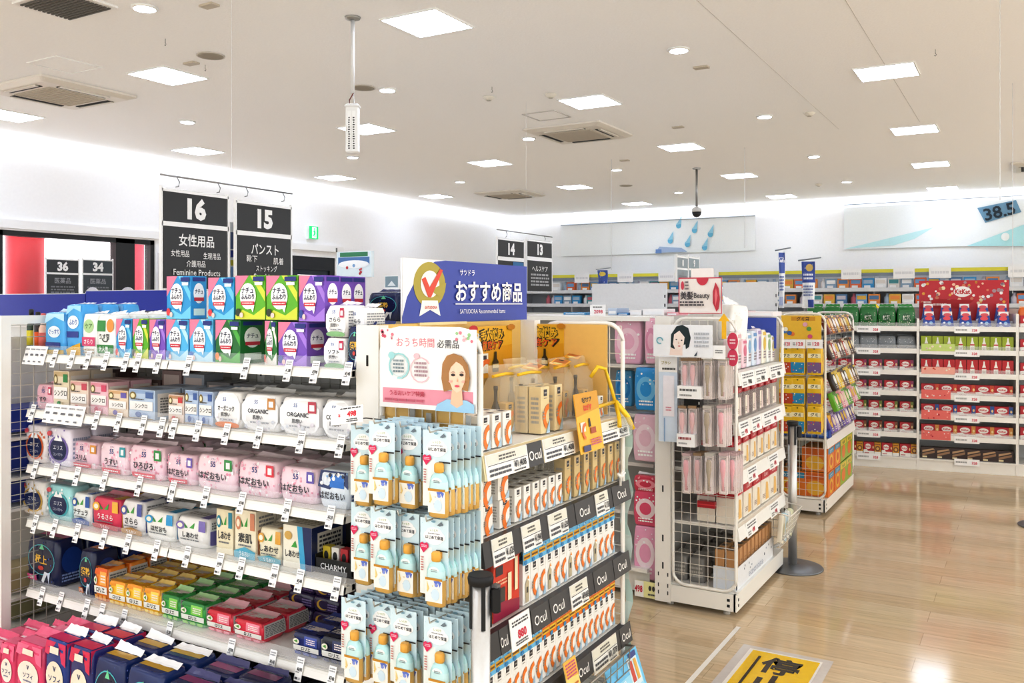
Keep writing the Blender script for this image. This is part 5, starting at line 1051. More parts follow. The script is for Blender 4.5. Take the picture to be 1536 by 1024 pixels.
def brush(c, c2):
    r = empty('hair_brush_pack', (0,0,0)); w, h = .045, .20
    m = MB(); m.rprism(w,.002,h,'#f6eeec','carton',r=.003,ch=.0003); decals(m, Pfront(w,.002,h), w, h, [('r',.1,.86,.9,.97,'#e8dcd4'),('l',.2,.88,.8,.95,2,'#6a5a50'),('r',.3,.76,.6,.8,'#8c3a40'),('l',.3,.08,.7,.2,3,'#c47a80')],'carton'); m.build('backing_card', r)
    b = MB(); b.lathe([(.006,.02),(.007,.08),(.010,.1),(.014,.12),(.014,.165),(.008,.18)], c, 'film', c=(0,-.013), n=10, sy=.6); b.build('brush', r)
    m = MB(); m.rings([rrect(w*.9,.022,.008,0,-.012,.006),rrect(w*.95,.026,.008,0,-.013,.02),rrect(w*.95,.026,.008,0,-.013,.18),rrect(w*.8,.012,.005,0,-.008,.2)], '#f6f2f2', 'clear'); m.build('blister', r)
    m = MB(); m.box(-w/2,w/2,-.012,.002,h,h+.014,c2,'carton'); m.build('hang_tab', r); return Kind(r, 'hair brush', 'packaged hair brushes')
B1, B2, B3 = brush('#f0c4c4','#a98c6a'), brush('#b9a88a','#c9c4bc'), brush('#f2b4bc','#cdb6b6')
for rn, yt, yb_, cols in (('top',541,588,[(1028,B1,.1),(1040,B1,.1),(1062,B2,.12),(1084,B2,.12)]),('middle',612,662,[(1024,B1,.1),(1039,B1,.1),(1061,B2,.12),(1082,B3,.12)]),('lowest',683,748,[(1030,B3,.11),(1047,B1,.1),(1064,B2,.13),(1085,B3,.12),(1099,B3,.07)])):
    for i, (px, K, fw) in enumerate(cols):
        for q in range(4):
            t = onY(px, yt, HY0-fw+q*.028); K.put((t.x if q == 0 else t0.x+.003*q, HY0-fw+q*.028, (t.z if q == 0 else t0.z)-.2), R.uniform(-.06,.06)+.03, 'hanging hair brush pack, %s row, %s from the post, %s of its stack' % (rn, nth(i+1), nth(q+1)))
            if q == 0: t0 = t
hplate('price_card', 4.44, 1016, 1052, 579, 597, [('l',.1,.55,.8,.85,1,'#777'),('l',.1,.15,.6,.4,1,'#aaa')], '#fbfbfb', 'white price box under the upper brush packs', 'price card', th=.05)
hplate('price_card', 4.45, 1015, 1042, 651, 669, [('l',.1,.5,.8,.85,1,'#a55'),('l',.1,.15,.6,.4,1,'#bbb')], '#fafafa', 'white price box under the middle brush packs', 'price card', th=.05)
hplate('black_tray', 4.5, 1026, 1050, 597, 609, [('r',.9,.3,.98,.6,'#ddd')], '#141414', 'black tray edge behind the upper white price box', 'tray', th=.06)
for (pl, pr, yt, yb, l) in ((1052,1068,520,538,'first white ticket tilted over the brushes'),(1069,1088,518,538,'second white ticket tilted over the brushes')):
    o = hplate('price_ticket', 4.43, pl, pr, yt, yb, [('l',.2,.4,.8,.7,2,'#999')], '#fdfdfd', l, 'price ticket')
for i,(pl,pr,yt,yb) in enumerate(((1046,1072,752,760),(1028,1098,661,665))):
    hplate('red_tray', 4.58-.02*i, pl, pr, yt, yb, [('r',0,.4,1,.6,'#d8404a')], '#b81c2a', ('red tray edge low on the wire side','thin red rail behind the middle brush packs')[i], 'tray', th=.04)
# side shelves of endcap two
rd = '#c4202e'
def lidbox(w, d, h, body, lid, clearb=True):
    r = empty('gift_box', (0,0,0)); m = MB(); lf = .2 if clearb else .3; m.rprism(w,d,h*(1-lf),body,'sheer' if clearb else 'carton',r=.004)
    decals(m, Pfront(w,d,h*(1-lf)), w, h*(1-lf), [('r',.12,.1,.5,.85,'#f6efe2'),('p',[(.5,.1),(.9,.1),(.8,.8),(.55,.85)],'#f0c878' if not clearb else '#e8d8d4'),('l',.15,.2,.45,.4,3,'#b09a90')],'carton'); m.build('carton', r)
    m = MB(); m.rprism(w+.004,d+.004,h*lf,lid,'carton',r=.004,z=h*(1-lf)); decals(m, lambda u,v,o:((u-.5)*w,-d/2-.002-o,h*(1-lf)+v*h*lf), w, h*lf, [('t','Luxe',.5,.5,.45,'#f6d8d8',.6)],'carton'); m.build('lid', r); return Kind(r, 'box', 'red-lidded boxes')
def run(K, z, Xf, d, pa, pb, n, py, label, deep=1):
    ya, yb = onX(pa,py,Xf).y, onX(pb,py,Xf).y
    for i in range(n):
        for r_ in range(deep): K.put((Xf-d/2-r_*(d+.005), lerp(ya,yb,(i+.5)/n), z), pi/2+R.uniform(-.03,.03), label % nth(i+1) + (', row %s back' % nth(r_+1) if r_ else ''))
run(lidbox(.1,.1,.17,'#f0e6e2',rd), HZ[1], XH, .1, 1103, 1166, 6, 610, 'clear red-lidded case on the second hair shelf, %s from its front', 2)
run(lidbox(.12,.08,.175,'#f6efe4',rd,False), HZ[2], XH, .08, 1101, 1166, 6, 690, 'cream red-lidded carton on the third hair shelf, %s from its front', 2)
run(lidbox(.16,.1,.20,'#f3ece0',rd,False), HZ[3], XH, .1, 1100, 1166, 5, 770, 'broad cream red-lidded carton on the fourth hair shelf, %s from its front', 2)
for i, (px, h, c, c2) in enumerate(((1108,.17,'#f6e6ea','#e9b9c8'),(1116,.2,'#f7f3f0','#f0c9cf'),(1124,.16,'#f9d9e2','#e88aa8'),(1131,.19,'#f2f4f8','#9cc4e4'),(1139,.2,'#e2ecf8','#7fb0e0'),(1146,.21,'#e9e4f2','#b4a4d8'),(1153,.2,'#f8f4e4','#f0d060'),(1160,.18,'#f4f6f2','#a8c89a'),(1166,.16,'#f6f4ee','#e8d890'))):
    y = onX(px,530,XH).y; o = softpack('hair_pack', .085, .05, h, c, [('e',.5,.6,.35,.2,c2),('l',.2,.15,.8,.4,3,'#a9a0a8'),('r',.1,.85,.9,.95,c2)], seal=c); o.location = (XH-.05,y,HZ[0]); o.rotation_euler = (0,0,pi/2); tag(o, 'pale puffy pack on the top hair shelf, %s from its front' % nth(i+1), 'pack', 'puffy packs on the top hair shelf')
o = softpack('plush_bag', .14, .1, .2, '#f7f6f2', [('e',.4,.5,.2,.2,'#efece6'),('s',.1,.1,.9,.9,8,['#ebe8e2'],.05)], seal='#fff', sealh=.04); q = onX(1104,500,-1.42); o.location = (-1.45,q.y+.02,1.44); o.rotation_euler = (0,.1,pi/2-.5); tag(o, 'white puffy bag perched on top of the hair endcap front', 'bag')
m = MB(); m.raw([(-.012,0,0),(.012,0,0),(.012,0,.09),(.03,0,.09),(0,0,.13),(-.03,0,.09),(-.012,0,.09)],[(0,1,2,3,4,5,6)],'#f3c52a','carton'); q = onY(1086,508,4.45); tag(m.build('arrow_tag', loc=(q.x,4.45,q.z)), 'yellow arrow tag beside the dark-haired woman poster', 'tag')
m = MB()
for z in (.0,.085): m.raw([(.04*cos(2*pi*i/14)*.7,0,z+.04+.045*sin(2*pi*i/14)) for i in range(14)],[tuple(range(13,-1,-1))],'#d9486c','carton')
decals(m, lambda u,v,o:((u-.5)*.05,-.001-o,v*.165), .05,.165,[('l',.2,.15,.8,.35,2,'#fbe3ea'),('l',.2,.65,.8,.85,2,'#fbe3ea')]); q = onY(1099,548,4.5); tag(m.build('oval_tag', loc=(q.x,4.5,q.z)), 'two joined crimson oval tags on the front edge of the hair endcap', 'tag')
# blue board against the far side panel
m = MB(); m.box(HX0+.12,HX1-.03,HY1-.028,HY1-.02,1.37,1.56,'#4a62c4','paint'); o = m.build('colour_board', o=(HX0,HY1,1.37)); tag(o, 'blue board behind the wires at the top of the hair endcap', 'board')
# bottom deck: brown boxes in a white tray and a wire basket
ya, yb = max(onX(1100,880,HX1).y, HY0+.035), onX(1160,820,HX1).y
r = empty('display_tray', (HX1-.06,(ya+yb)/2,.13), label='white printed tray holding two files of brown boxes on the deck', cat='tray'); O = r.location
m = MB(); m.box(HX1-.13,HX1-.004,ya,yb,.1305,.136,'#eef1f5','carton'); m.box(HX1-.006,HX1-.002,ya,yb,.136,.25,'#eef1f5','carton'); m.box(HX1-.13,HX1-.002,ya,ya+.004,.136,.25,'#e6eaf0','carton'); m.box(HX1-.13,HX1-.002,yb-.004,yb,.136,.22,'#eef1f5','carton')
P = PX(HX1-.002,ya,yb,.136,.25); decals(m, P, yb-ya, .114, [('s',.05,.5,.95,.85,9,['#4a5568','#6a7a94'],.012),('l',.3,.1,.7,.35,3,'#b9c0cc')]); m.build('carton', r, o=O)
K = Kind(carton('brown_box',.055,.05,.2,'#c99a64',[('l',.2,.5,.8,.7,3,'#a87a48')],None,[('r',.1,.3,.9,.9,'#8a8078'),('r',.3,.4,.7,.8,'#4a443e')]), 'box', 'brown boxes in the white tray')
n = 10
for i in range(n):
    for k in range(2): K.put((HX1-.036-k*.062, ya+.035+i*(yb-ya-.06)/(n-1), .137), pi/2, 'brown box in the white tray, %s file, %s from the wire side' % (('outer','inner')[k], nth(i+1)))
r = empty('wire_basket', (HX1+.06,HY1-.2,.25), label='slanted white wire basket of packets at the far end of the hair endcap', cat='basket'); O = r.location
m = MB(); m.tube([(HX1+.0,HY1-.3,.42),(HX1+.12,HY1-.3,.40),(HX1+.12,HY1+.0,.40),(HX1+.0,HY1+.0,.42)], .004, '#efece6','paint',6); m.build('rim', r, o=O)
m = MB(); m.raw([(HX1+.12,HY1-.3,.40),(HX1+.12,HY1,.40),(HX1+.05,HY1,.2),(HX1+.05,HY1-.3,.2)],[(0,1,2,3)],'#f4f6f8','clear'); grid(m, lambda u,v,o:(HX1+.05+.07*v,HY1-.3+.3*u,.2+.2*v), 8, 5, .0015, '#eceae4'); m.build('wire_mesh', r, o=O)
for i, c in enumerate(('#f3efe0','#cfe6f0','#f4f4f0','#e6ead0')):
    o = softpack('snack_packet', .07, .03, .16, c, [('e',.5,.5,.3,.25,'#dcd6b8'),('l',.2,.1,.8,.3,2,'#aaa')], seal=c); o.location = (HX1+.05, HY1-.26+i*.07, .225); o.rotation_euler = (.0,.35,pi/2); tag(o, 'pale packet in the slanted basket, %s from its near end' % nth(i+1), 'packet', 'packets in the slanted basket')
# stock seen through the wires: clear things in grey shade
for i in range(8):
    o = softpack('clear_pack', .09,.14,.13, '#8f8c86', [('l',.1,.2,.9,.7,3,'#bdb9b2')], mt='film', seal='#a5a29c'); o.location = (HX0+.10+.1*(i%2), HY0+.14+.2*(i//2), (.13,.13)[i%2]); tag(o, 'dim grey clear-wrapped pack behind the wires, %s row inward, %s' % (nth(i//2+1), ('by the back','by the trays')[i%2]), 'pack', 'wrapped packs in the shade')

# the long shelf run behind endcap two: its front faces the aisle
r = empty('store_shelf', (-3.4,5.1,0), label='long white shelf run behind the endcaps with pink and blue packs hanging', cat='shelf'); O = r.location
m = MB(); m.box(-5.2,-1.84,4.66,5.54,.03,.15,WHT,'paint'); m.box(-5.2,-1.84,4.62,5.58,.15,.17,WHT,'paint'); m.build('base', r, o=O)
MB().box(-5.2,-1.84,5.06,5.1,.17,1.56,'#cfccc6','paint').build('back_panel', r, o=O)
for z in (.17+.27,.72,1.0,1.28): MB().box(-5.2,-1.84,4.72,5.06,z,z+.02,'#dedbd5','paint').build('shelf', r, o=O)
MB().box(-5.2,-1.84,4.66,5.5,1.55,1.575,'#f3f3f1','paint').build('top_shelf', r, o=O)
for x in (-5.2,-3.5,-1.88): MB().box(x,x+.04,5.04,5.12,.02,1.56,WHT,'paint').build('upright', r, o=O)
def hang(pl, pr, yt, yb, c, c2, look, Yp=4.66):
    a, b = onY(pl,yb,Yp), onY(pr,yb,Yp); h = onY((pl+pr)/2,yt,Yp).z-a.z; w = b.x-a.x
    o = softpack('hanging_pack', w, .06, h, c, [('e',.5,.5,.4,.3,c2),('e',.5,.5,.24,.18,c),('l',.2,.1,.8,.25,2,'#ffffff'),('s',.1,.6,.9,.95,8,['#fff',c2],.05)], seal='#f4f4f6', bulge=.1); o.location = ((a.x+b.x)/2, Yp+.03, a.z); tag(o, look, 'pack', 'packs hanging on the shelf run behind')
hang(922,962,478,545,'#eebfd4','#f6dbe6','pink see-through pack behind the endcap corner tube',4.72); hang(967,986,478,545,'#f0c3d6','#e6a5c2','narrow pink pack beside the white woman poster')
hang(923,948,556,608,'#4aa9dc','#1f86c8','sky blue pack glimpsed at the endcap edge',4.8); hang(952,986,552,614,'#2fa0e0','#7cc8ee','bright blue rounded pack hanging in the aisle'); hang(950,986,622,690,'#eccad8','#f4e2ea','pale pink clear pack with hoop, hanging in the aisle')
hang(951,986,714,736,'#d63c58','#f2a0ac','crimson pack top under a grey ledge'); hang(951,986,737,786,'#e4587c','#f7e4e8','rose pack with white oval and striped hem'); hang(951,985,790,866,'#efb0cc','#f8e8ee','pale pink pack with white oval at the bottom')
hplate('price_card', 4.60, 952, 986, 872, 893, [('r',.0,.0,.4,1,'#f7f7f4'),('t','498',.18,.5,.4,'#d02c48',.34,.03),('e',.68,.62,.06,.16,'#333'),('e',.84,.62,.06,.16,'#333'),('l',.6,.15,.95,.32,1,'#555')], '#f2efb4', 'yellow and white price card at the foot of the shelf run', 'price card')
# things on top of the run
hplate('price_card', 4.9, 885, 908, 457, 474, [('t','2098',.55,.4,.3,'#d8405a',.6,.02),('l',.2,.7,.8,.9,1,'#888')], '#f7f7f7', 'white price card with red figures standing on the shelf run', 'price card')
hplate('red_card', 4.62, 1018, 1083, 416, 470, [('r',0,0,1,.02,'#d0405a'),('r',0,.97,1,1,'#d0405a'),('r',0,0,.02,1,'#d0405a'),('r',.985,0,1,1,'#d0405a'),('e',.56,1.0,.14,.22,'#d2334c',20),('p',[(.3,1),(.82,1),(.82,1.25),(.3,1.25)],'#f3ecea'),('p',[(.88,.06),(.8,.3),(.8,.6),(.86,.86),(.93,.7),(.96,.4),(.93,.14)],'#c93a4c'),('p',[(.86,.2),(.84,.5),(.87,.7),(.91,.5)],'#e8848c'),('e',.1,.78,.035,.12,'#d0405a'),('t','美髪',.2,.5,.17,'#4a4044',.3,.02),('t','Beauty',.55,.48,.15,'#3c3438',.36,.01),('l',.04,.2,.6,.36,2,'#5c5458'),('l',.16,.65,.26,.92,3,'#7c7478')], '#f1eae6', 'cream and red hair care card standing on the shelf run top', 'sign')
for i, (pl, pr, yt, c) in enumerate(((845,880,469,'#4a9ccc'),(912,925,462,'#c9d4e4'),(926,942,470,'#3f8fc8'),(945,962,465,'#f4f4f6'),(964,996,463,'#f6f6f8'),(1000,1016,468,'#eeb9c4'),(1084,1120,466,'#f0c4cc'),(1122,1160,467,'#f4f0f2'))):
    Yp = 5.2; a, b = onY(pl,yt,Yp), onY(pr,yt,Yp); h = max(a.z-1.576,.015); o = carton('stock_carton', b.x-a.x, .2, h, c, [('r',.1,.2,.9,.6,'#f2f4f8')]); o.location = ((a.x+b.x)/2,Yp+.1,1.576); tag(o, 'flat carton lying on the shelf run top, %s from the blue board' % nth(i+1), 'box', 'cartons on the shelf run top')

# =================================================================== ENDCAP THREE: snacks
NX0, NX1, NY0, NY1 = -1.80, -1.375, 7.13, 8.38
NZ = [.60]
endcap('white endcap shelf of snacks with yellow bags hung on its wires', NX0, NX1, NY0, NY1, NZ, ([WHT], .07), back='#e4e1da')
hplate('poster', 6.98, 1172, 1232, 473, 508, [('r',.25,.78,.85,.95,'#d9a21c'),('t','グミ祭',.55,.86,.13,'#5a3c10',.5,.02)]+[('e',R.uniform(.05,.95),R.uniform(.1,.7),.06,.09,c) for c in ('#4a86c8','#e88a3a','#d85a8a','#6aaa4a','#f2f0e6','#3f6fb4','#e2b0c0')], '#ecc63c', 'yellow snack poster with coloured dots on the snack endcap', 'poster')
for i,(pl,pr) in enumerate(((1173,1187),(1187,1208),(1209,1234))):
    hplate('price_card', 6.96, pl, pr, 509, 522, [('t','128',.6,.5,.4,'#d8405a',.5,.02),('l',.1,.3,.3,.7,2,'#999')], '#fafafa', 'white price card under the yellow snack poster, %s in line' % nth(i+1), 'price card')
def gummy(c2):
    m = softpack('snack_bag', .108, .035, .21, '#efc928', [('r',.08,.62,.92,.78,'#fbf3cf'),('t','グミ',.5,.7,.1,'#3a3414',.6,.02),('r',.04,.08,.96,.46,c2),('s',.1,.1,.9,.44,9,['#f2f4f8','#e8d24a','#d8485a'],.06),('e',.5,.95,.06,.03,'#8a7a1a')], seal='#f2d23a', sealh=.008); return Kind(m, 'snack bag', 'yellow snack bags')
GK = [gummy('#2f9ac8'), gummy('#8a6a9c'), gummy('#c8502c')]
for rn, yt in enumerate((521,567,609)):
    for i, px in enumerate((1180,1197,1222)):
        t = onY(px, yt, 7.0)
        for q in range(2): GK[(2,0,1)[i]].put((t.x, 7.0+q*.05, t.z-.21), R.uniform(-.05,.05), 'yellow snack bag on the wires, %s row, %s from the belt post, %s' % (SH[rn], nth(i+1), ('front','behind')[q]))
K1 = Kind(softpack('snack_bag', .11, .09, .17, '#e8b41e', [('r',.1,.4,.9,.75,'#f6e6a0'),('t','ポテト',.5,.57,.13,'#5a3a10',.7,.02),('r',.05,.05,.95,.2,'#d8902a')], seal='#f0cc4a'), 'snack bag', 'yellow packs inside the snack endcap')
for i in range(4): K1.put((NX0+.12+i*.09, NY0+.12, .605), 0, 'amber snack pack behind the wires, %s in line' % nth(i+1))
for i in range(4):
    o = carton('snack_box', .095, .1, .06, '#2a55b0', [('r',.1,.2,.9,.8,'#4a7fd0'),('l',.2,.3,.8,.7,2,'#dfe8f8')]); o.location = (NX0+.11+i*.1, NY0+.06, .606); tag(o, 'blue low box behind the wires, %s in line' % nth(i+1), 'box', 'blue boxes in the snack endcap')
OB = Kind(carton('snack_carton', .24, .2, .19, '#e8862a', [('r',.05,.72,.95,.95,'#3a9ac0'),('e',.5,.38,.3,.3,'#f2c83a'),('t','カステラ',.5,.82,.12,'#fff',.7,.02),('e',.5,.38,.18,.18,'#d8641e')], [('r',.05,.7,.95,.95,'#d86a1c'),('e',.5,.35,.35,.3,'#f2c23a')], [('r',.1,.1,.9,.9,'#f0a03a')]), 'box', 'orange cartons on the deck')
GB = Kind(carton('snack_carton', .26, .2, .185, '#a8bf3a', [('r',.05,.7,.95,.95,'#e8d24a'),('e',.5,.4,.3,.3,'#e88a2a'),('t','せんべい',.5,.82,.12,'#2f6a2a',.7,.02)], [('e',.5,.4,.3,.3,'#e8d24a')], [('r',.1,.1,.9,.9,'#c8d45a')]), 'box', 'green cartons on the deck')
for l in range(2):
    for i in range(4):
        (OB if i < 2 else GB).put((NX1-.09, NY0+.2+i*.27, .132+l*.195), pi/2+R.uniform(-.02,.02), '%s snack carton on the deck, %s along, %s layer' % ('orange' if i < 2 else 'green', nth(i+1), ('lower','upper')[l]))
for i in range(3): OB.put((NX0+.15+i*.01, NY0+.16+i*.3, .132), 0, 'orange snack carton behind the wires at the bottom, %s inward' % nth(i+1))
# strips of small bags slanting out on the aisle side
cs = [['#7a2e2a','#c8862a','#5a2a1e','#d8b45a'],['#4a2a22','#b84a2a','#e8e0d0','#6a3a2a'],['#3a2a22','#e0c03a','#f0d860','#8a5a2a'],['#7ac03a','#58a83a','#e8a0b0','#f0c8d0'],['#6a5aa8','#8a70c0','#c8b8e0','#4a3a80']]
for lv, (z, dx) in enumerate(((1.42,.0),(1.22,.02),(.98,.05),(.82,.06),(.64,.02))):
    m = MB(); m.raw([(NX1+dx+.02,NY0+.1,z-.02),(NX1+dx+.02,NY1-.1,z-.02),(NX1-.04,NY1-.1,z+.13),(NX1-.04,NY0+.1,z+.13)],[(0,1,2,3)],'#eceae6','sheer')
    tag(m.build('hanging_tray', o=(NX1,NY0,z)), 'slanted clear tray on the snack endcap aisle side, %s from the top' % nth(lv+1), 'tray')
    for i in range(9):
        o = softpack('candy_bag', .12, .04, .15, cs[lv][i%4], [('e',.5,.55,.35,.25,R.choice(['#f4ead0','#e8c84a','#fff'])),('l',.2,.1,.8,.3,2,'#f4f0e4'),('r',.05,.85,.95,.97,cs[lv][(i+1)%4])], seal=cs[lv][(i+2)%4]); o.location = (NX1+dx+.01, NY0+.13+i*.12, z-.012); o.rotation_euler = (-.35,0,pi/2); tag(o, 'small candy bag in the %s slanted tray of snack endcap, %s from its front' % (nth(lv+1), nth(i+1)), 'candy bag', 'candy bags in slanted trays')

# =================================================================== CHOCOLATE SHELF at the far side
A = onZ(1268,697,0); KX, KY = A.x, A.y
ang = radians(8)
cK, sK = cos(ang), sin(ang)
def wk(x, y): return (KX + x*cK - y*sK, KY + x*sK + y*cK)          # shelf coordinates to shop coordinates
def kx(px, py_=600):                                                # where a sight line meets the shelf front
    r_ = ray(px, py_); t = (KX*-sK + KY*cK) / (r_[0]*-sK + r_[1]*cK); X, Y = t*r_[0], t*r_[1]
    return ((X-KX)*cK + (Y-KY)*sK, EYE + t*r_[2])
xs0, xs1, xs2, xs3 = kx(1205)[0], kx(1377)[0], kx(1526)[0], kx(1526)[0]+.9
r = empty('store_shelf', (*wk(xs1,0),0), ang, label='white wall shelf of red chocolate packs facing the open floor', cat='shelf'); ox = xs1
m = MB(); m.box(xs0-ox,xs3-ox,.0,.45,.0,.1,WHT,'paint'); m.box(xs0-ox,xs3-ox,-.01,.45,.1,.115,WHT,'paint'); m.build('base', r)
m = MB(); m.box(xs0-ox,xs3-ox,.44,.46,.1,1.6,'#d8d6d2','paint'); m.build('back_panel', r)
for x in (xs0,xs1,xs2,xs3): MB().box(x-ox-.012,x-ox+.012,-.005,.45,.0,1.5 if x != xs2 else 1.55,'#efede9','paint').build('upright', r)
LVA = [kx(1330,y)[1] for y in (494,527,559,590,621,652)]     # rails of the inner bay
LVB = [kx(1450,y)[1] for y in (495,530,565,598,629,660)]
for zs, a, b in ((LVA,xs0,xs1),(LVB,xs1,xs2),(LVB,xs2,xs3)):
    for z in zs:
        s = MB().box(a-ox+.013,b-ox-.013,.0,.44,z,z+.015,'#e9e7e3','paint').build('shelf', r); m = MB(); m.box(a-ox+.013,b-ox-.013,-.012,.0,z-.015,z+.035,'#f3f1ed','paint'); m.build('price_rail', s)
        MB().box(a-ox+.013,b-ox-.013,-.010,-.008,z+.035,z+.07,'#fff','clear').build('clear_guard', s)
def kput(K, x, y, z, lab, rz=0): X, Y = wk(x,y); return K.put((X,Y,z), ang+rz, lab)
def choc(w, h, base, c2):
    return Kind(carton('chocolate_pack', w, .06, h, base, [('r',0,0,1,.3,'#f3f0ea'),('p',[(0,.3),(.4,.3),(.3,.45),(0,.4)],'#f3f0ea'),('e',.42,.66,.28,.22,'#f7f3ee'),('t','KitKat',.42,.66,.15,'#d0202c',.48,.02),('r',.78,.3,1,1,c2),('e',.9,.6,.06,.12,'#f2d9a0'),('l',.1,.08,.5,.2,1,'#c04a4a')]), 'chocolate pack', 'red chocolate packs')
def krow(x0, x1, n, z, w, h, base, c2, label, y=.04, deep=1):
    K = choc(w, h, base, c2)
    for i in range(n):
        for q in range(deep): kput(K, lerp(x0,x1,(i+.5)/n), y+.03+q*.07, z+.0155, label % nth(i+1) + (', second row' if q else ''))
RED = '#c81a2c'
accA = ['#a83a6a','#a83a6a','#7a8a2a','#8a4a2a']
for k, y in enumerate((2,3,4,5)):
    krow(xs0+.04, xs1-.03, 7, LVA[k+2], .125, .115, RED, accA[k], 'red chocolate pack, inner bay, %s level below the grey sacks, %%s from the snack endcap' % nth(k+1))
krow(xs0+.04, xs1-.03, 7, LVA[5]-.0, .125, .115, '#d02030', '#8a3a2a', 'red chocolate pack with brown corner, inner bay, low level, %s along') if False else None
krow(xs0+.04, xs1-.03, 6, .1, .1, .125, RED, '#b8141f', 'red chocolate pack on the lowest deck, inner bay, %s from the snack endcap')
K = Kind(carton('chocolate_pack', .06, .06, .125, '#e2a624', [('e',.5,.5,.4,.22,'#8a4a1e'),('e',.5,.5,.22,.12,'#e8c060'),('r',0,0,1,.25,'#f3f0ea'),('l',.1,.8,.9,.92,1,'#8a1a1e')]), 'chocolate pack', 'gold chocolate packs')
for i in range(6): kput(K, lerp(xs0+.04,xs1-.03,(i+1)/6)-.002, .072, .1155, 'slim gold chocolate pack on the lowest deck, inner bay, %s from the snack endcap' % nth(i+1))
accB = ['#d8502a','#2a5aa8','#e0a04a']
for k in range(3):
    krow(xs1+.03, xs2-.03, 5, LVB[k+3], .16, .118, RED, accB[k], 'red chocolate pack, outer bay, %s level under the red bottle cards, %%s from the divide' % nth(k+1))
# dark packs on the lowest deck of the outer bay
K = Kind(carton('chocolate_pack', .14,.06,.11,'#3a2018',[('p',[(.1,.2),(.9,.5),(.9,.7),(.1,.4)],'#a8805a'),('p',[(.1,.5),(.9,.8),(.8,.9),(.1,.7)],'#c8a47a'),('r',.1,.05,.4,.2,'#e8d8b0')]), 'chocolate pack', 'dark chocolate packs')
for i in range(6): kput(K, lerp(xs1+.03,xs2-.03,(i+.5)/6), .07, .116, 'dark brown chocolate pack on the lowest deck, outer bay, %s along' % nth(i+1))
# bottle cards, lime and red
for lv, base, nm in ((1,'#a8b81e','lime'),(2,'#c81a22','red')):
    K = Kind(carton('bottle_box', (xs2-xs1-.05)/8-.004, .05, .15, base, [('p',[(.3,.0),(.3,.45),(.42,.72),(.44,.92),(.56,.92),(.58,.72),(.7,.45),(.7,0)],'#f4f2ec'),('r',.3,.42,.7,.5,'#c83a3a'),('l',.36,.1,.64,.3,3,'#b9b0a4')],None), 'box', nm + ' bottle boxes')
    for i in range(8): kput(K, lerp(xs1+.025,xs2-.025,(i+.5)/8), .05, LVB[lv]+.0155, nm + ' box printed with a white bottle, %s from the divide' % nth(i+1))
    X, Y = wk(xs1+.18, -.014); m = MB(); m.box(-.15,.15,-.002,0,0,.07,'#f2b8a8' if lv == 2 else '#cfe08a','carton'); decals(m, Pfront(.3,.004,.07), .3, .07, [('s',.05,.3,.95,.9,6,['#f4e8d8','#e05a3a'],.04)]); tag(m.build('shelf_strip', loc=(X,Y,LVB[lv]+.02), rz=ang), 'printed shelf strip before the %s bottle boxes' % nm, 'shelf strip')
for k in (3,4,5):
    X, Y = wk(xs1+.16, -.014); m = MB(); m.box(-.13,.13,-.002,0,0,.09,'#e87a70','carton'); decals(m, Pfront(.26,.004,.09), .26, .09, [('s',.05,.1,.95,.9,9,['#f4b8a8','#c82a3a','#fff'],.04)]); tag(m.build('shelf_strip', loc=(X,Y,LVB[k]-.01), rz=ang), 'pinkish red shelf strip on the outer bay, %s from the top' % nth(k-2), 'shelf strip')
# milk-carton shaped packs under the red board
def gable(c):
    r = empty('gable_pack', (0,0,0)); w = .125; m = MB(); v = [(-w*.5,0,0),(w*.5,0,0),(w*.5,.08,0),(-w*.5,.08,0),(-w*.34,.02,.13),(w*.34,.02,.13),(w*.34,.06,.13),(-w*.34,.06,.13)]
    m.raw(v,[(3,2,1,0),(4,5,6,7),(0,1,5,4),(1,2,6,5),(2,3,7,6),(3,0,4,7)],c,'carton'); P = lambda u,v_,o:((u-.5)*w*(1-.32*v_),-.0006-o+.02*v_,.13*v_)
    decals(m, P, w, .13, [('p',[(0,0),(1,0),(1,.2),(.6,.1),(.3,.26),(0,.1)],'#dfe6f2'),('e',.66,.4,.14,.13,'#a8cdea'),('e',.46,.76,.36,.16,'#e8626e'),('e',.25,.42,.1,.08,'#f2f4fa')]); m.build('carton', r)
    m = MB(); m.box(-w*.34,w*.34,.018,.062,.128,.165,'#f3f0ee','carton'); decals(m, lambda u,v_,o:((u-.5)*w*.68,.018-o,.128+v_*.037), w*.68,.037,[('e',.5,.1,.4,.5,'#e06a72')]); m.build('ridge', r); return Kind(r, 'chocolate pack', 'blue gabled packs')
K = gable('#2f56b0')
for rw in range(2):
    for i in range(5): kput(K, lerp(xs1+.02,xs2-.03,(i+.5)/5), .02+rw*.15, LVB[0]+.0155+rw*.075, 'blue gabled chocolate pack, %s row, %s from the divide' % (('front','raised rear')[rw], nth(i+1)))
MB_ = MB(); MB_.box(xs1-ox+.02,xs2-ox-.02,.15,.35,LVB[0]+.016,LVB[0]+.088,'#f0eeea','carton'); X, Y = wk(ox,0); tag(MB_.build('riser_box', loc=(X,Y,0), rz=ang), 'white riser box lifting the rear blue gabled packs', 'box')
z1 = kx(1450,419)[1]; z0 = kx(1450,463)[1]; w = xs2-xs1-.05; h = z1-z0
m = MB(); m.box(0,w,0,.006,LVB[0]+.016-z0,h,RED,'carton'); cs_ = ['#f2e2c0','#e8b04a','#f4f0ee','#d88a6a','#b9a0a8','#f0c8b0']
decals(m, lambda u,v,o:(u*w,-o,v*h), w, h, [('s',.03,.1,.97,.96,60,cs_,.026),('p',[(.0,0),(.5,0),(.62,.3),(.2,.34),(0,.2)],'#b8141f'),('e',.49,.6,.1,.19,'#f7f3f0',24),('t','KitKat',.49,.6,.17,'#c81a2c',.17,.03),('l',.05,.16,.16,.3,1,'#f2d9d4'),('l',.16,.08,.32,.22,1,'#f2d9d4')])
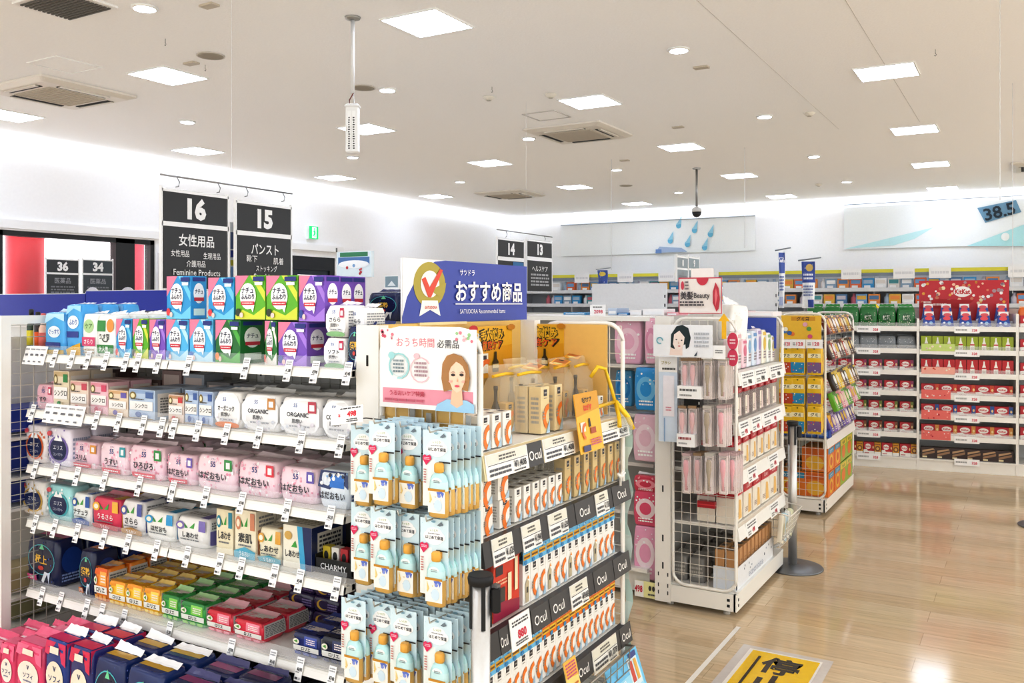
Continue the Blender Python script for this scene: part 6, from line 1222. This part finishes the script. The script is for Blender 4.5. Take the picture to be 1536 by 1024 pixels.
X, Y = wk(xs1+.025,.36); tag(m.build('display_board', loc=(X,Y,z0), rz=ang), 'red chocolate display board with white oval logo and confetti', 'sign')
# green sacks and grey sacks on the inner bay
K = Kind(softpack('snack_sack', .155, .11, .21, '#1e7d32', [('s',.05,.1,.95,.8,22,['#f4f0e0','#e8e4c8','#9ad08a','#0f5a22'],.04),('e',.5,.5,.25,.2,'#0f5f26'),('t','抹茶',.5,.5,.16,'#f2f4e8',.4,.02)], seal='#2a8f3e', sealh=.03, bulge=.16), 'sack', 'green sacks')
for i in range(6):
    for q in range(2): kput(K, lerp(xs0+.11,xs1-.11,i/5), .1+q*.14, LVA[0]+.0155, 'green crinkled sweet sack on the inner bay top, %s from the snack endcap, %s' % (nth(i+1), ('front','behind')[q]), R.uniform(-.12,.12))
K = Kind(softpack('snack_sack', .16, .11, .14, '#8f9498', [('s',.05,.1,.95,.9,20,['#d8dade','#b0b4b8','#666b70'],.03)], seal='#b4b8bc', bulge=.16), 'sack', 'grey sacks')
for i in range(6): kput(K, lerp(xs0+.11,xs1-.11,i/5), .1, LVA[1]+.0155, 'grey mesh-patterned sack beneath the green sacks, %s from the snack endcap' % nth(i+1), R.uniform(-.15,.15))
for bay, zs, xa, xb, n in (('inner',LVA,xs0,xs1,1),('outer',LVB,xs1,xs2,1)):
    for k, z in enumerate(zs+[.1]):
        X, Y = wk(lerp(xa,xb,.58 if bay == 'inner' else .5), -.014); m = MB(); m.box(-.11,.11,-.002,0,0,.065,'#fafafa','carton'); decals(m, Pfront(.22,.004,.065), .22, .065, [('l',.06,.3,.5,.75,1,'#bbb'),('t','328',.8,.45,.36,'#d8405a',.28,.02)])
        tag(m.build('price_card', loc=(X,Y,z-.03), rz=ang), 'white price card with red figures, %s bay, %s rail from the top' % (bay, nth(k+1)), 'price card')
# sliver of the next bay
K = choc(.16,.13,'#c41f2e','#e8d8d0')
for k in range(6):
    kput(K, xs2+.11, .07, LVB[k]+.0155, 'red pack cut by the picture edge, %s level of the last bay' % nth(k+1))
o = softpack('snack_bag', .2,.1,.2,'#e8822a',[('e',.5,.5,.3,.3,'#f6e8e0'),('r',.1,.05,.9,.2,'#d83a3a')],seal='#f0a04a'); X, Y = wk(xs2+.14,.25); o.location = (X,Y,LVB[0]+.0155); o.rotation_euler = (0,0,ang); tag(o, 'orange snack bag behind the red pack on the last bay', 'snack bag')

# =================================================================== FARTHER BACK
# shelf run with white header boards
def plain_run(x0, x1, y0, y1, z, label):
    r = empty('store_shelf', ((x0+x1)/2,(y0+y1)/2,0), label=label, cat='shelf'); O = r.location; ym = (y0+y1)/2
    MB().box(x0,x1,y0,y1,.0,.15,WHT,'paint').build('base', r, o=O); MB().box(x0,x1,ym-.02,ym+.02,.15,z,'#d8d6d0','paint').build('back_panel', r, o=O)
    for k in range(4):
        s = MB().box(x0,x1,y0+.04,y1-.04,.45+k*.33,.47+k*.33,'#e2e0da','paint').build('shelf', r, o=O); MB().box(x0,x1,y0+.03,y0+.04,.43+k*.33,.5+k*.33,'#f2f0ec','paint').build('price_rail', s, o=O)
    for x in (x0,x1-.04): MB().box(x,x+.04,ym-.04,ym+.04,0,z,WHT,'paint').build('upright', r, o=O)
    return r
plain_run(-5.6,-1.9,7.2,8.2,1.56,'white shelf run between hair goods and snacks, seen over the tops')
for pl, pr, yt, l in ((888,1000,425,'long white header board behind the pale zero sign'),(1084,1166,423,'white header board with punched edge beside the snack endcap')):
    hplate('header_board', 7.9, pl, pr, yt, 468, [('r',.02,.04,.98,.08,'#dfe1e4'),('r',.97,.5,.985,.6,'#222'),('r',.97,.2,.985,.3,'#222')], '#f0f1f3', l, 'board', th=.02)
plain_run(-9.6,-6.3,5.0,6.0,1.52,'far white shelf run with royal blue header boards')
for (pl, pr, yt, yb, l, c) in ((-160,128,441,476,'royal blue header board by the shop window, cut by the picture edge','#0a2cb2'),(129,252,435,466,'royal blue header board stepping up behind the blue pouches','#0c32ba')):
    hplate('header_board', 5.0, pl, pr, yt, yb, [('r',.0,.0,1,.04,'#0c2680'),('r',0,.97,1,1,'#e8ecf4')], c, l, 'board', th=.02)
for px, l in ((138,'white round card standing above the blue header board, outer one'),(191,'white round card standing above the blue header board, inner one')):
    q = onY(px, 432, 5.15); m = MB(); n = 24; ring = [(.13*cos(2*pi*i/n), 0, .1+.13*sin(2*pi*i/n)) for i in range(n)]
    m.raw(ring+[(x,.008,z) for x,_,z in ring],[tuple(range(n))]+[tuple(range(2*n-1,n-1,-1))]+[(i,i+n,(i+1)%n+n,(i+1)%n) for i in range(n)],'#eeecec','carton'); tag(m.build('round_card', loc=(q.x,5.15,q.z-.22)), l, 'card')
# leaflet holder on the cartons beside sign fifteen
q0, q1 = onY(505,416,3.3), onY(557,376,3.3); w, h = q1.x-q0.x, q1.z-q0.z
m = MB(); m.box(0,w,0,.02,0,h,'#dfeaf2','carton'); decals(m, lambda u,v,o:(u*w,-o,v*h), w, h, [('r',.1,.8,.9,.97,'#3f8f6a'),('r',.05,.5,.95,.78,'#5a86bc'),('e',.5,.5,.44,.16,'#f4f6fa'),('s',.2,.05,.8,.45,6,['#c83a4a','#8ab0d8'],.04)]); m.tube([(0,0,h),(0,0,h+.02)],.004,'#888','metal',5)
tag(m.build('leaflet_board', loc=(q0.x,3.3,q0.z)), 'blue-white printed card standing behind the violet cartons', 'card')
MB().box(-.0,.012,.02,.03,-.42,h,'#ccc','metal').build('stand', bpy.data.objects['leaflet_board'])
q0, q1 = onY(577,452,5.2), onY(598,413,5.2)
m = MB(); w, h = q1.x-q0.x, q1.z-q0.z; m.box(0,w,0,.01,0,h,'#eef0f2','carton'); decals(m, lambda u,v,o:(u*w,-o,v*h), w, h, [('r',.05,.55,.95,.97,'#8fa4b0'),('p',[(.2,.6),(.5,.8),(.8,.6)],'#dfe6ea'),('r',.05,.05,.95,.45,'#a4aaa4')])
tag(m.build('small_card', loc=(q0.x,5.2,q0.z)), 'small grey two-picture card standing on the shelf run beside blue board', 'card')
# navy night pack on top of the endcap by the blue board
a, b = onY(557,480,2.62), onY(600,480,2.62); o = softpack('sanitary_pack', b.x-a.x, .1, .105, *d_night('#15265c','#d8904a','超熟'), seal='#20346e'); o.location = ((a.x+b.x)/2, 2.65, onY(575,481,2.62).z); o.rotation_euler = (0,0,.1); tag(o, 'navy night pack lying beside the blue recommendation board', 'pack')
m = MB(); zz0 = onY(575,481,2.62).z; m.box(a.x-.06,EX0+.02,2.5,2.8,zz0-.012,zz0-.002,'#f0dfae','carton'); tag(m.build('cream_ledge', o=(a.x,2.6,zz0)), 'cream card ledge under the navy night pack', 'ledge')

# wall shelving along the back wall
r = empty('wall_shelf', (-4.2,16.9,0), label='long wall shelf with yellow header strip and many small goods, far back', cat='shelf'); O = r.location
MB().box(-9.6,1.2,16.55,17.28,0,.2,WHT,'paint').build('base', r, o=O); MB().box(-9.6,1.2,17.22,17.28,.2,2.2,'#c9ccd0','paint').build('back_panel', r, o=O)
for x in [-9.6+1.2*i for i in range(10)]: MB().box(x-.02,x+.02,16.82,17.25,.2,2.2,'#dfe0e2','paint').build('upright', r, o=O)
for z in (.6,1.0,1.32,1.6,1.88): 
    s = MB().box(-9.6,1.2,16.62,17.22,z,z+.025,'#c8ccd2','paint').build('shelf', r, o=O); MB().box(-9.6,1.2,16.6,16.62,z-.02,z+.05,'#dde0e4','paint').build('price_rail', s, o=O)
MB().box(-9.6,1.2,16.60,16.7,2.19,2.25,'#e4e04a','paint').build('header_strip', r, o=O)
MB().box(-9.6,1.2,16.61,16.7,2.13,2.185,'#8f9aa6','paint').build('light_box', r, o=O)
pal = ['#e8743a','#2fa0d8','#f2f2f4','#7fb0dc','#e8c04a','#d8d4e0','#5a8ab8','#e8e4e0','#b0c4d8','#f0a04a','#4aa0a8','#c86a7a','#f4f6f8','#9ab4cc']
KS = []
for i, c in enumerate(pal):
    c2 = pal[(i*5+3) % len(pal)]
    if i % 3 == 2: KS.append(Kind(MB().lathe([(.05,0),(.055,.02),(.055,.13),(.025,.16),(.025,.2)], c, 'paper', n=10).build('shelf_bottle'), 'bottle', 'small goods on the far wall shelf'))
    else: KS.append(Kind(carton('shelf_box', .19, .1, .19, c, [('r',.1,.5,.9,.85,c2),('r',.15,.1,.7,.35,'#ffffff')]), 'box', 'small goods on the far wall shelf'))
for k, z in enumerate((1.885,1.605,1.325)):
    x = -8.9; i = 0
    while x < .6:
        j = R.randrange(len(KS)); K = KS[j]; i += 1
        zz_ = z + .021
        if k == 2 and x < -3.5: x += .21; continue
        col = K.cat
        K.put((x, 16.72, zz_), R.uniform(-.05,.05), 'tiny far %s, back wall shelving, %s shelf from top, %s from corner' % (col, nth(k+1), nth(i)))
        x += .21 if K.cat == 'box' else .13
for i, px in enumerate((873,938,1000,1065,1277,1356,1410,1530)):
    p = onY(px, 416, 16.58); m = MB(); m.box(-.17,.17,0,.01,0,.2,'#f6f7f9','carton'); decals(m, lambda u,v,o:((u-.5)*.34,-o,v*.2), .34,.2,[('l',.1,.3,.9,.7,1,'#e2e4e8')]); tag(m.build('header_card', loc=(p.x,16.57,2.08)), 'blank white header card over the far wall shelf, %s from the corner' % nth(i+1), 'card')
p = onY(1304, 450, 9.9); o = MB().lathe([(.04,0),(.045,.03),(.045,.14),(.03,.16)], '#f2f0f4', 'film', n=14).build('bottle_display', loc=(p.x,p.y+.35,LVA[0]+.016)); tag(o, 'white bottle with round yellow cap above the green sacks', 'bottle'); MB().lathe([(.03,.155),(.05,.18),(.05,.21),(.02,.24)], '#f2dc1e', 'film', n=14).build('cap', o)

# =================================================================== FLOOR MARKS
a, b = onZ(1108,940,0), onZ(1027,1022,0)
m = MB(); m.raw([(a.x-.012,a.y,.0015),(a.x+.012,a.y,.0015),(a.x+.014,b.y-1.2,.0015),(a.x-.010,b.y-1.2,.0015)],[(3,2,1,0)],'#f2efe8','paper'); tag(m.build('floor_tape', o=(a.x,a.y,0)), 'narrow white tape line on the wood floor beside the endcap', 'tape')
c0, c1 = onZ(1130,975,0), onZ(1232,992,0); w = c1.x-c0.x; yy = (c0.y+c1.y)/2; L_ = .95
m = MB(); P = PZ(.002, c0.x, c1.x, yy-L_, yy); m.raw([(c0.x-.06,yy-L_-.05,.0012),(c1.x+.05,yy-L_-.05,.0012),(c1.x+.05,yy+.04,.0012),(c0.x-.06,yy+.04,.0012)],[(0,1,2,3)],'#d9d4d0','film')
decals(m, P, w, L_, [('r',-.06,-.0,1.03,1.0,'#f4f1ea'),('r',0,0,1,.985,'#f2ce12'),('t','停',.52,.84,.15,'#221d16',.56,.03),('t','止',.52,.62,.16,'#221d16',.56,.03),('r',.14,.1,.18,.92,'#221d16'),('t','線',.52,.4,.15,'#221d16',.5,.03)], 'film', e=.0006)
tag(m.build('floor_sticker', o=(c0.x,yy,0)), 'yellow floor sticker with black characters in a clear border', 'floor sticker')

# =================================================================== LIGHT, CAMERA
w_ = bpy.data.worlds.new('shop_air'); sc.world = w_; w_.use_nodes = True
bg = w_.node_tree.nodes['Background']; bg.inputs['Color'].default_value = (.96,.985,1,1); bg.inputs['Strength'].default_value = 1.5
cam = bpy.data.cameras.new('camera'); co = bpy.data.objects.new('camera', cam); COL.objects.link(co); sc.camera = co
co.location = (0,0,EYE); co.rotation_euler = (pi/2,0,TH); cam.sensor_width = 36; cam.lens = F/1536*36; cam.shift_y = -(512-HY)/1536; cam.clip_start = .05; cam.clip_end = 200
sc.view_settings.view_transform = 'Standard'; sc.view_settings.look = 'None'; sc.view_settings.exposure = 0.5
vs_ = sc.view_settings; vs_.use_curve_mapping = True; cm = vs_.curve_mapping; cv = cm.curves[3]
cv.points.new(.22,.165); cv.points.new(.72,.755); cm.update()
sc.cycles.use_denoising = True; sc.cycles.max_bounces = 7; sc.cycles.diffuse_bounces = 4; sc.cycles.transparent_max_bounces = 16; sc.cycles.sample_clamp_indirect = 6; sc.cycles.caustics_reflective = False; sc.cycles.caustics_refractive = False
